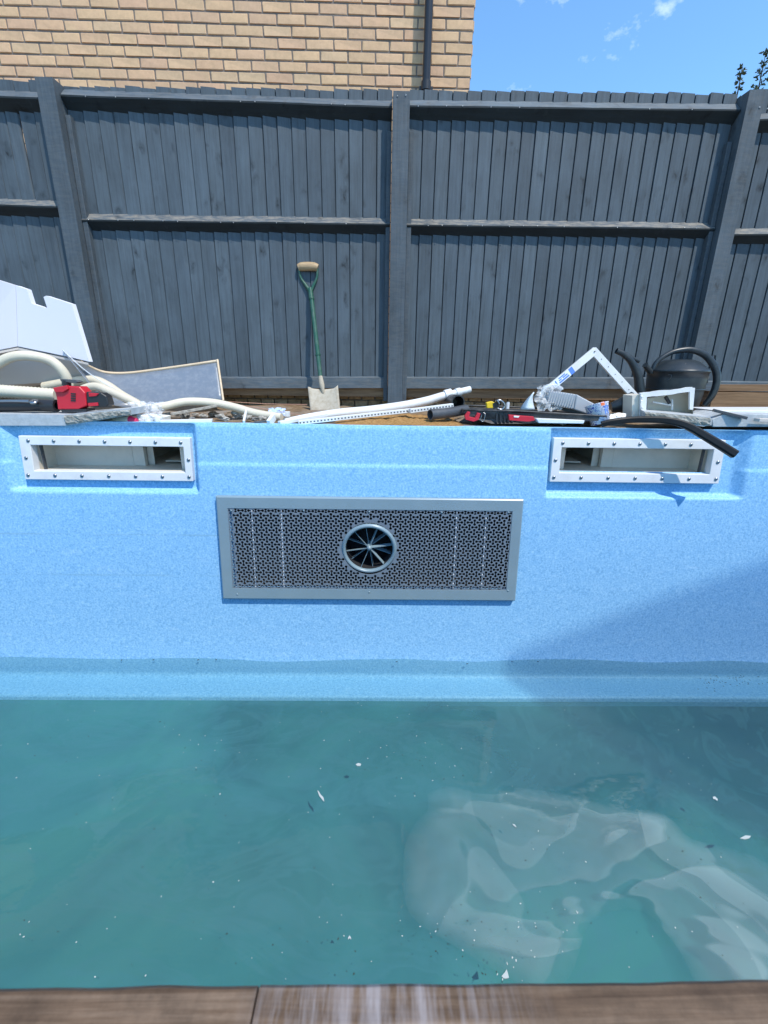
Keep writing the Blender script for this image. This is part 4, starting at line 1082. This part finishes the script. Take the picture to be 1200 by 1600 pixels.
def tape():
    Y = 2.66; root = empty('tape_measure', P(767, 640, Y), 'small yellow tape measure lying on the black tray', 'tape measure')
    o = MB().prism([P(a, b, Y) for a, b in [(760, 629), (769, 627), (775, 630), (775, 638), (761, 638)]], (0, .03, 0)).build('case', M_yellow, root); q = o.modifiers.new('b', 'BEVEL'); q.width = .004; q.segments = 2
    MB().prism([P(a, b, Y-.002) for a, b in [(770, 630), (778, 628), (780, 637), (771, 639)]], (0, .02, 0)).build('side_cap', M_black, root)
    root2 = empty('metal_clamp', P(782, 640, Y), 'curved silver metal clamp beside the yellow tape measure', 'clamp')
    MB().tube([P(774, 627, Y), P(781, 625.5, Y), P(787, 630, Y), P(788, 636, Y), P(783, 640, Y), P(777, 638, Y)], .007, 10).build('ring', M_steel, root2)
    MB().tube([P(776, 625, Y-.01), P(780, 631, Y-.01)], .006, 10).build('screw_barrel', M_steel, root2)
    tag(MB().tube([P(793, 639, Y), P(794, 629, Y+.01)], .010, 12, hollow=.85).build('plastic_beaker', M_clear, base=P(793, 639, Y)), 'tiny clear plastic beaker standing right of the silver clamp', 'beaker')
tape()
# white shard, clear packaging, duct
def shard():
    Y = 2.70
    vs, fs = [], []; n, m = 12, 8
    for j in range(m+1):
        for i in range(n+1):
            u, v = i/n, j/m; xl = 813+6*(1-v)**2*1.5; xr = 835-2*(1-v); x = xl+(xr-xl)*u*(.35+.65*v); x += 13*(1-v)*(1-.4*u); x = min(x, 836)
            vs.append(P(x, 613+v*27, Y-.05*math.sin(u*math.pi)))
    fs = [(j*(n+1)+i, j*(n+1)+i+1, (j+1)*(n+1)+i+1, (j+1)*(n+1)+i) for j in range(m) for i in range(n)]
    o = MB().raw(vs, fs, 0, True).build('plastic_shell', mat('icy_white_plastic', (.70, .76, .80), .25), base=P(824, 640, Y), fix=False)
    q = o.modifiers.new('t', 'SOLIDIFY'); q.thickness = .004; tag(o, 'curved broken white plastic shell standing on the black tray', 'plastic piece')
shard()
crumple('clear_packaging', 838, 878, 603, 640, 2.70, M_clear, 'crinkled clear blister packaging at the foot of the white angle frame', 'packaging', 12, .028, 22, .1)
def duct():
    root = empty('grey_duct', P(890, 640, 2.6), 'smoky grey ribbed plastic channel sloping down towards the patterned cup', 'plastic channel')
    a = [P(862, 619, 2.80), P(893, 622, 2.74)]; 
    def seg(c0, c1, h0, h1, w_, name, m=M_duct):
        u = Vector((0, 0, 1)); y = Vector((0, .5, .0)); 
        v8 = []
        for c, h in ((c0, h0), (c1, h1)):
            v8 += [c-u*h/2-Vector((0, w_/2, 0)), c+u*h/2-Vector((0, w_/2, 0)), c+u*h/2+Vector((0, w_/2, 0)), c-u*h/2+Vector((0, w_/2, 0))]
        o = MB().hexa(v8).build(name, m, root); q = o.modifiers.new('b', 'BEVEL'); q.width = .006; q.segments = 2
    c0, c1, c2 = P(852, 620, 2.78), P(893, 627, 2.72), P(922, 640, 2.70)
    seg(c0, c1, .075, .085, .10, 'ribbed_section'); seg(c1, c2, .088, .07, .11, 'smooth_section')
    for k in range(11):
        c = c0.lerp(c1, (k+.4)/11); MB().box(c, (.005, .106, .084), rot=Matrix.Rotation(R_(9), 3, 'Y'), bev=.001).build('rib', M_duct, root)
    c = P(848, 612, 2.77); MB().tube([P(845, 622, 2.77), P(851, 606, 2.77), P(866, 602, 2.77), P(878, 608, 2.77)], .012, 10).build('clear_spout', M_clear, root)
duct()
# V frame
def vframe():
    Y = 2.86; root = empty('angle_frame', P(929, 547, Y), 'white plastic frame corner standing like an inverted V, blue label on one arm', 'plastic frame')
    A, B, Cc = P(929, 549, Y), P(846, 618, Y-.06), P(1000, 628, Y-.05); k = mpp(929, 560, Y)
    for e, n_ in ((B, 'arm'), (Cc, 'arm')):
        d = (e-A).normalized(); up = Vector((0, -1, 0)); sd = d.cross(up).normalized(); h = 5.6*k
        A_ = A - d*.012
        f = [A_+sd*h, e+sd*h, e-sd*h, A_-sd*h]; o = MB().prism([p+(Vector((0, -.0015, 0)) if e is B else Vector((0, 0, 0))) for p in f], (0, .02, 0)).build(n_, M_white, root)
        q = o.modifiers.new('b', 'BEVEL'); q.width = .002; q.segments = 2
        if e is B:
            # label: blue block with white lettering-like marks
            L = (e-A).length
            def pt(t, s_, y=-.0035): return A+d*L*t+sd*h*s_+Vector((0, y, 0))
            MB().raw([pt(.40, -.95), pt(.78, -.95), pt(.78, .95), pt(.40, .95)], [(0, 1, 2, 3)]).build('label', mat('label_white', (.72, .76, .86), .4), o, fix=False)
            MB().raw([pt(.40, -.93, -.0042), pt(.47, -.93, -.0042), pt(.47, .93, -.0042), pt(.40, .93, -.0042)], [(0, 1, 2, 3)]).build('label_band', M_blue, o, fix=False)
            mb = MB()
            for t0, t1, s0, s1 in ((.50, .68, -.75, -.3), (.51, .60, -.1, .25), (.54, .66, .4, .75), (.62, .67, -.1, .2), (.71, .73, -.7, .7), (.745, .755, -.6, .4)):
                mb.raw([pt(t0, s0, -.0042), pt(t1, s0, -.0042), pt(t1, s1, -.0042), pt(t0, s1, -.0042)], [(0, 1, 2, 3)])
            mb.build('label_print', M_blue, o, fix=False)
    MB().lathe(A+Vector((0, -.003, 0)), [(.0045, 0), (.0045, .004), (.0001, .005)], 12, Vector((0, -1, 0))).build('screw', M_steel, root)
    d = (Cc-A).normalized(); h = 5.6*k
    for t in (.15, .3, .45, .6, .75):
        MB().lathe(A+(Cc-A)*t+Vector((0, -.001, 0)), [(.0028, 0), (.0028, .001), (.0001, .001)], 8, Vector((0, -1, 0))).build('screw_hole', M_dgrey, root)
vframe()
# cup
def cupf():
    Y = 2.52; a, b = P(936, 662, Y), P(934, 632, Y+.0); k = mpp(935, 650, Y)
    root = empty('paper_cup', a, 'white paper cup printed with blue scribbles and an orange patch, tilted at the pool edge', 'cup')
    ax = (P(932, 632, Y+.03)-P(938, 663, Y)); L = ax.length; ax.normalize()
    MB().lathe(P(938, 663, Y), [(.0001, 0), (13.5*k, 0), (16.8*k, L*.97), (17.6*k, L), (15.8*k, L*.98), (12.8*k, .006)], 36, ax).build('wall', M_cup, root)
    # letter R and orange patch printed on the side facing the viewer
    q = Vector((0, 0, 1)).rotation_difference(ax).to_matrix(); c0 = P(938, 663, Y)
    def on(u, v, e=.0008):   # u: px right of axis, v: 0..1 along
        r = (13.5+3.3*v)*k+e; s_ = max(-1, min(1, u*k/r)); return c0+q @ Vector((s_*r, -math.sqrt(1-s_*s_)*r, v*L))
    def strip(pts, w_, m, nm):
        vs, fs = [], []
        P2 = []
        for (a_, b_), (c_, d_) in zip(pts, pts[1:]):
            for t in range(4): P2.append((a_+(c_-a_)*t/4, b_+(d_-b_)*t/4))
        P2.append(pts[-1])
        for i, (u, v) in enumerate(P2):
            u2, v2 = P2[min(i+1, len(P2)-1)]; u1, v1 = P2[max(i-1, 0)]; du, dv = u2-u1, (v2-v1)*30; l = math.hypot(du, dv) or 1; nu, nv = -dv/l, du/l/30
            vs += [on(u+nu*w_, v+nv*w_), on(u-nu*w_, v-nv*w_)]
        fs = [(2*i, 2*i+1, 2*i+3, 2*i+2) for i in range(len(P2)-1)]
        MB().raw(vs, fs).build(nm, m, root, fix=False)
    strip([(4, .42), (4.5, .80), (9, .82), (10, .70), (6, .62), (10, .42)], .9, M_blue, 'printed_letter')
    strip([(-1.5, .92), (4.5, .93)], 2.6, M_orange, 'orange_patch')
cupf()
crumple('tissue', 952, 978, 646, 659, 2.50, M_paper, 'crumpled white tissue right of the patterned cup', 'tissue', 21, .014, 14, .08)
slab([(838, 654), (914, 657), (912, 662), (842, 661)], 2.46, .10, 'flat pale plastic lid lying left of the patterned cup', m=M_white, nm='flat_lid', cat='lid')
bar('tan_strip', (815, 650, 2.60), (905, 654, 2.52), 0, 3, M_rawwood, 'thin brown wooden strip lying over the black tray', 'strip', .012)
bar('dark_rod', (828, 645, 2.56), (915, 651, 2.6), 0, 2, M_black, 'thin black rod lying over the black tray', 'rod', .006)
bar('dark_strip', (850, 634, 2.84), (915, 646, 2.7), 0, 4, M_dgrey, 'dark strip lying under the smoky channel', 'strip', .03)

# watering can
def wcan():
    Y = 3.02; k = mpp(1060, 600, Y); c = P(1054, 605, Y); c.z = .0; zr = P(1061, 579, Y-.1).z; r = 41.5*k
    root = empty('watering_can', c, 'dark grey plastic watering can with a hooped handle, standing right of the angle frame', 'watering can')
    zt = P(1061, 562, Y).z
    prof = [(.0001, .002), (r*.80, .002), (r*.84, .01), (r*.94, zr*.55), (r*.985, zr-.05), (r*.985, zr-.012), (r*1.02, zr-.010), (r*1.03, zr), (r*.99, zr+.006), (r*.9, zr+.02), (r*.62, zt-.012), (r*.45, zt-.002), (r*.40, zt), (.0001, zt-.012)]
    body = MB().lathe((c.x, Y, 0), prof, 48).build('body', M_can, root)
    MB().lathe((c.x, Y, 0), [(r*.97, zr-.12), (r*.99, zr-.118), (r*.99, zr-.112), (r*.97, zr-.11)], 48).build('moulded_band', M_can, body)
    k2 = k
    MB().tube([P(1018, 584, Y), P(1026, 566, Y), P(1044, 553, Y), P(1062, 547.5, Y), P(1082, 547, Y), P(1103, 556, Y), P(1117, 575, Y-.02), P(1120, 595, Y-.03), P(1113, 617, Y-.03), P(1100, 634, Y-.02)],
              [4*k, 3.5*k, 3.5*k, 4.2*k, 4.6*k, 5*k, 5.3*k, 5.3*k, 5*k, 4*k], 14).build('handle', M_can, root)
    MB().tube([P(1016, 636, Y-.02), P(1004, 630, Y-.05), P(1000, 612, Y-.06), P(997, 588, Y-.06), P(987, 566, Y-.06), P(975, 554, Y-.06), P(963, 548, Y-.06)],
              [10*k, 9*k, 7.5*k, 6.2*k, 5*k, 4.3*k, 4*k], 16, hollow=.7).build('spout', M_can, root, fix=False)
    MB().tube([P(1016, 581, Y-.03), P(1008, 570, Y-.05)], 4.2*k, 12).build('filler_peg', M_can, root)
    MB().tube([P(1118, 555, Y+.1), P(1117, 580, Y+.1)], 1.6*k, 8).build('peg', M_can, root)
    # moulded marks on the side
    def onb(u, v): p = P(u, v, Y); s_ = (p.x-c.x)/(r*.985); s_ = max(-1, min(1, s_)); return Vector((p.x, Y-math.sqrt(1-s_*s_)*r*.985-.002, p.z))
    MB().tube([onb(1027, 585), onb(1030, 586), onb(1028, 592), onb(1025, 594)], .0018, 6).build('moulded_mark', M_dgrey, body)
    MB().tube([onb(1090, 588), onb(1087, 592), onb(1086, 597), onb(1090, 597), onb(1087, 593)], .0018, 6).build('moulded_mark', M_dgrey, body)
    MB().tube([P(1070, 568, Y-.12), P(1078, 572, Y-.13), P(1092, 572.5, Y-.12)], .003, 6).build('lid_seam', M_dgrey, body)
wcan()
tag(MB().tube([P(955, 637, 2.8), P(975, 632, 2.78), P(990, 627, 2.74)], [.03, .05, .06], 14).build('black_funnel', M_can, base=P(975, 640, 2.8)), 'dark plastic funnel lying behind the torn white box frame', 'funnel')
# torn white box
def tbox():
    Y = 2.58; root = empty('torn_box', P(1030, 655, Y), 'white plastic box frame with torn ragged edges standing before the watering can', 'plastic box')
    def fr(pts, name, m, d=.02, rag=0):
        p3 = [P(*q) for q in pts]; 
        MB().prism(p3, (0, d, 0)).build(name, m, root)
    # side wall left
    fr([(988, 618, Y), (1002, 616, Y-.005), (1000, 655, Y-.005), (987, 655, Y)], 'side_wall', M_inner, .10)
    rnd = random.Random(4)
    top = [(1000+8.2*i, 615-1.0*i+rnd.uniform(-1.3, .6), Y-.02) for i in range(11)]; 
    low = [(1084-8.2*i, 611.5+1.0*i+rnd.uniform(-.4, .8), Y-.02) for i in range(11)]
    fr(top+low, 'top_rim', M_white, .014)
    fr([(1001, 615, Y-.021), (1011, 614, Y-.021), (1009, 656, Y-.021), (1000, 656, Y-.021)], 'left_rim', M_white, .012)
    for k in range(10): 
        p = P(1002+rnd.uniform(-1, 1.5), 620+k*3.4, Y-.028); MB().rock(p, .007*rnd.uniform(.6, 1.3), k, (1, .6, 1), sub=1).build('ragged_sealant', M_white, root)
    fr([(1078, 607, Y-.0205), (1086, 606, Y-.0205), (1083, 640, Y-.0205), (1078, 640, Y-.0205)], 'right_rim', M_white, .013)
    # inside of the box
    fr([(1011, 622, Y+.10), (1079, 612, Y+.10), (1079, 650, Y+.10), (1011, 650, Y+.10)], 'back_wall', M_inner, .004)
    MB().raw([P(1001, 614.5, Y), P(1085, 606, Y), P(1083, 610, Y+.10), P(1011, 620, Y+.10)], [(0, 1, 2, 3)]).build('roof_panel', M_inner, root, fix=False)
    MB().raw([P(1084, 607, Y-.004), P(1083, 650, Y-.004), P(1079, 650, Y+.10), P(1079, 611, Y+.10)], [(0, 1, 2, 3)]).build('end_wall', M_inner, root, fix=False)
    MB().tube([P(1020, 628, Y+.04), P(1048, 633, Y+.04)], .005, 8).build('inner_rib', M_white, root); MB().tube([P(1050, 624, Y+.05), P(1050, 640, Y+.05)], .006, 8).build('inner_rib', M_white, root)
    MB().tube([P(1040, 620, Y+.03), P(1046, 630, Y+.03)], .010, 8).build('inner_clip', M_black, root)
tbox()
slab([(1007, 643), (1110, 652), (1113, 656), (1112, 664), (1100, 666.5), (1008, 657)], 2.42, .25, 'narrow pale slab below the torn white box, with a blackened broken edge', skew=.10, lift=.0, rough=[(1007, 643), (1110, 653), (1108, 665), (1008, 656)])
slab([(1113, 655), (1135, 646), (1300, 650), (1300, 667), (1114, 667)], 2.425, .30, 'large pale grey slab at the right end of the pool edge', skew=.05, m=M_slab)
slab([(1118, 641), (1320, 641), (1320, 645), (1130, 648)], 2.56, .25, 'thin white slab stacked on the large grey slab at the right edge', m=M_white)
bar('black_strip', (1115, 641, 2.45), (1166, 653, 2.40), 0, 4.5, M_dgrey, 'short dark grey flat strip lying on the slabs at far right', 'strip', .035)
bar('pale_block', (1182, 656, 2.39), (1240, 658, 2.39), 0, 5, M_foamin, 'beige block on the slab at the right edge of the photo', 'offcut', .04)
bar('timber_plank', (1115, 606, 3.35), (1320, 606, 3.35), 0, 10, M_rawwood, 'rough brown timber laid under the fence at far right, upper board', 'timber', .05)
bar('timber_plank', (1108, 625, 3.3), (1320, 628, 3.3), 0, 24, M_rawwood, 'rough brown timber laid under the fence at far right, lower thick board', 'timber', .05)
# black rubber seal strip hanging over the edge
def seal():
    Y = 2.40
    pts = [P(940, 663, 2.43), P(958, 659, 2.42), P(985, 656, 2.41), P(1020, 655.5, 2.38), P(1050, 658, 2.35), P(1075, 666, 2.32), P(1100, 680, 2.29), P(1125, 695, 2.26), P(1149, 710, 2.23)]
    pts, _ = spline(pts, [1]*len(pts), 6); k = mpp(1050, 665, 2.35); n = len(pts); vs, fs = [], []
    for i, p in enumerate(pts):
        t = (pts[min(i+1, n-1)]-pts[max(i-1, 0)]).normalized(); y = Vector((0, 1, 0)); up = t.cross(y).normalized(); up = up if up.z > 0 else -up; sd = t.cross(up).normalized()
        h = (4.2+2.0*i/n)*k; w_ = h*.9
        prof = [(-1, -1), (-.25, -1), (-.2, -.2), (.2, -.2), (.25, -1), (1, -1), (1, .6), (.6, 1), (-.6, 1), (-1, .6)]
        # groove faces the viewer/below: rotate profile
        for a, b in prof: vs.append(p + up*(a*h) - sd*(-b*w_ if sd.y < 0 else b*w_)*1.0)
    m = 10; fs = [(i*m+q, i*m+(q+1) % m, (i+1)*m+(q+1) % m, (i+1)*m+q) for i in range(n-1) for q in range(m)] + [tuple(range(m)), tuple(range(n*m-1, n*m-m-1, -1))]
    tag(MB().raw(vs, fs).build('rubber_seal', M_rubber, base=pts[0]), 'black rubber seal strip drooping over the pool edge across the right skimmer', 'seal strip')
seal()

# ------------------------------------------------------------------ in the water
def film():
    m = bpy.data.materials.new('thin_polythene'); m.use_nodes = True; n = m.node_tree; n.nodes.clear()
    o = nd(n, 'ShaderNodeOutputMaterial'); tr = nd(n, 'ShaderNodeBsdfTransparent'); pb = nd(n, 'ShaderNodeBsdfPrincipled')
    pb.inputs['Base Color'].default_value = (.50, .54, .54, 1); pb.inputs['Roughness'].default_value = .35
    mx_ = nd(n, 'ShaderNodeMixShader'); v = coords(n)
    a = nz(n, v, 1.5, 2, .5, .9); b = nz(n, coords(n, (1.0, 2.2, 1), rot=(0, 0, R_(-35))), 1.5, 2, .5, .7)
    f = mixc(n, .5, ramp(n, a, [(.44, g3(.12)), (.455, g3(.46)), (.58, g3(.24)), (.59, g3(.68))]), ramp(n, b, [(.43, g3(.0)), (.445, g3(.58)), (.50, g3(.36)), (.56, g3(.34)), (.57, g3(.9))]))
    at = nd(n, 'ShaderNodeAttribute', attribute_name='inset'); f = mixc(n, 1.0, f, at.outputs['Color'], 'MULTIPLY')
    n.links.new(f, mx_.inputs[0]); n.links.new(tr.outputs[0], mx_.inputs[1]); n.links.new(pb.outputs[0], mx_.inputs[2]); n.links.new(mx_.outputs[0], o.inputs[0])
    outl = [(668, 1236), (700, 1222), (740, 1225), (780, 1218), (830, 1220), (880, 1226), (930, 1238), (990, 1250), (1030, 1256), (1060, 1275), (1085, 1300), (1140, 1310), (1210, 1332), (1260, 1400), (1260, 1560), (1110, 1540), (1070, 1480), (1010, 1410), (930, 1420), (900, 1500), (860, 1545), (800, 1520), (745, 1490), (700, 1460), (640, 1420), (630, 1360), (634, 1310), (650, 1280), (668, 1262)]
    z0 = WZ-.03
    pl = [G(a_, b_, z0) for a_, b_ in outl]; pl, _ = spline(pl+[pl[0]], [1]*(len(pl)+1), 3)
    poly = [Vector((p.x, p.y)) for p in pl[:-1]]
    def inside(x, y):
        c = False; j = len(poly)-1
        for i in range(len(poly)):
            a_, b_ = poly[i], poly[j]
            if (a_.y > y) != (b_.y > y) and x < (b_.x-a_.x)*(y-a_.y)/(b_.y-a_.y)+a_.x: c = not c
            j = i
        return c
    xs = [p.x for p in poly]; ys = [p.y for p in poly]; V = list(poly); st = .022
    x = min(xs)
    while x < max(xs):
        y = min(ys)
        while y < max(ys):
            if inside(x, y): V.append(Vector((x+random.uniform(-.004, .004), y+random.uniform(-.004, .004))))
            y += st
        x += st
    r = delaunay_2d_cdt(V, [], [list(range(len(poly)))], 1, 1e-6)
    vs = []
    for v_ in r[0]:
        q = Vector((v_.x*2.2, v_.y*3.2, 4)); k = noise.noise(q)*.045+abs(noise.noise(q*2.0))*.018
        vs.append((v_.x, v_.y, z0-.045+k))
    me = bpy.data.meshes.new('plastic_film'); b0 = Vector(vs[0]); me.from_pydata([Vector(p)-b0 for p in vs], [], r[2])
    al = me.color_attributes.new('inset', 'FLOAT_COLOR', 'POINT')
    for i, p in enumerate(vs):
        dm = min((Vector(p[:2])-q_).length for q_ in poly); w_ = .05 if (p[0] > .55 and p[1] > .9) else .075
        e = ss(-.25 if w_ < .1 else -.02, 1, dm/w_); e *= .52+.48*ss(.35, 1.1, p[0]+.25*math.sin(p[1]*9)); al.data[i].color = (e, e, e, 1)
    ob = link('plastic_film', me, m, None, b0, True); tag(ob, 'crumpled translucent plastic film drifting just under the water at lower right', 'plastic film')
film()
def debris():
    random.seed(77); wh, dk = MB(), MB()
    def fleck(mb, x, y, s, asp=2.0):
        a = random.uniform(0, 3.14); u = Vector((math.cos(a), math.sin(a), 0)); v = Vector((-u.y, u.x, 0)); z = WZ+wave(x, y)+.0015; p = Vector((x, y, z))
        n = 5; q = [p+(u*math.cos(t*2*math.pi/n)*s*asp+v*math.sin(t*2*math.pi/n)*s)*random.uniform(.5, 1.1) for t in range(n)]
        mb.prism(q, (0, 0, .0012))
    for k in range(330):
        px_ = random.uniform(0, 1200); py_ = random.uniform(1085, 1530)
        if random.random() < .3: cx_, cy_ = random.choice([(685, 1190), (640, 1180), (1090, 1190), (860, 1300), (870, 1430), (690, 1470), (300, 1180), (790, 1500)]); px_, py_ = random.gauss(cx_, 35), random.gauss(cy_, 28)
        if py_ < 1040: continue
        p = G(px_, py_, WZ)
        if p.y < .15 or p.y > 2.2: continue
        s = random.choice([.0012, .0014, .0018, .0022]) 
        fleck(wh if random.random() < .52 else dk, p.x, p.y, s, random.uniform(1, 2.2))
    for k in range(46):
        p = G(random.gauss(1135, 22), random.gauss(1065, 7), WZ); fleck(dk, p.x, p.y, .0020, 2.5)
    for px_, py_ in ((310, 1031), (240, 1030), (338, 1030), (620, 1034), (840, 1034), (730, 1034), (800, 1033), (190, 1029)):
        p = G(px_, py_+2, WZ); fleck(dk, p.x, p.y, .004, 2)
    o = wh.build('pale_flecks', mat('pale_fleck', (.46, .50, .48), .8), base=(0, 1.2, WZ)); o['kind'] = 'stuff'; o['label'] = 'scattered pale dust flecks floating on the water'
    o = dk.build('dark_flecks', mat('dark_fleck', (.03, .035, .03), .8), base=(0, 1.2, WZ)); o['kind'] = 'stuff'; o['label'] = 'scattered dark specks and insects floating on the water'
    def flake(px_, py_, pts, label, name='foam_flake'):
        p = G(px_, py_, WZ); z = WZ+wave(p.x, p.y)+.003; k = mpp(px_, py_, p.y); mb = MB()
        q = [G(px_+a*.72, py_+b*.72, z) for a, b in pts]; mb.prism(q, (0, 0, .003))
        tag(mb.build(name, mat('flake', (.42, .46, .45), .8), base=(p.x, p.y, z)), label, 'debris', 'larger pale scraps floating on the water')
    flake(501, 1245, [(-7, -13), (-4, -11), (0, -4), (6, 2), (8, 11), (5, 9), (1, 4), (-3, -1), (-5, -7)], 'slim white scrap floating alone near the middle of the water')
    flake(1117, 1248, [(-5, -3), (0, -4), (6, 2), (5, 6), (0, 2), (-4, 1)], 'small white scrap floating in the dark shaded water at right')
    flake(546, 1466, [(-3, 0), (0, -5), (3, -1), (4, 3), (0, 1), (-3, 3)], 'small white scrap floating near the timber edge at centre')
    flake(790, 1524, [(-9, 3), (-2, -5), (2, -12), (5, -3), (7, 6), (0, 8), (-5, 7)], 'torn white scrap against the timber edge right of centre')
    flake(804, 1291, [(-5, -4), (0, -3), (4, 3), (1, 2), (-3, -1)], 'curled white scrap over the left half of the sunken film')
    flake(560, 1195, [(-6, 0), (0, -3), (6, -1), (4, 3), (-3, 3)], 'flat pale scrap floating above centre of the water')
    flake(1166, 1309, [(-14, 2), (-2, -4), (10, -3), (6, 2), (-4, 4)], 'pale twisted scrap at the upper edge of the sunken film')
debris()
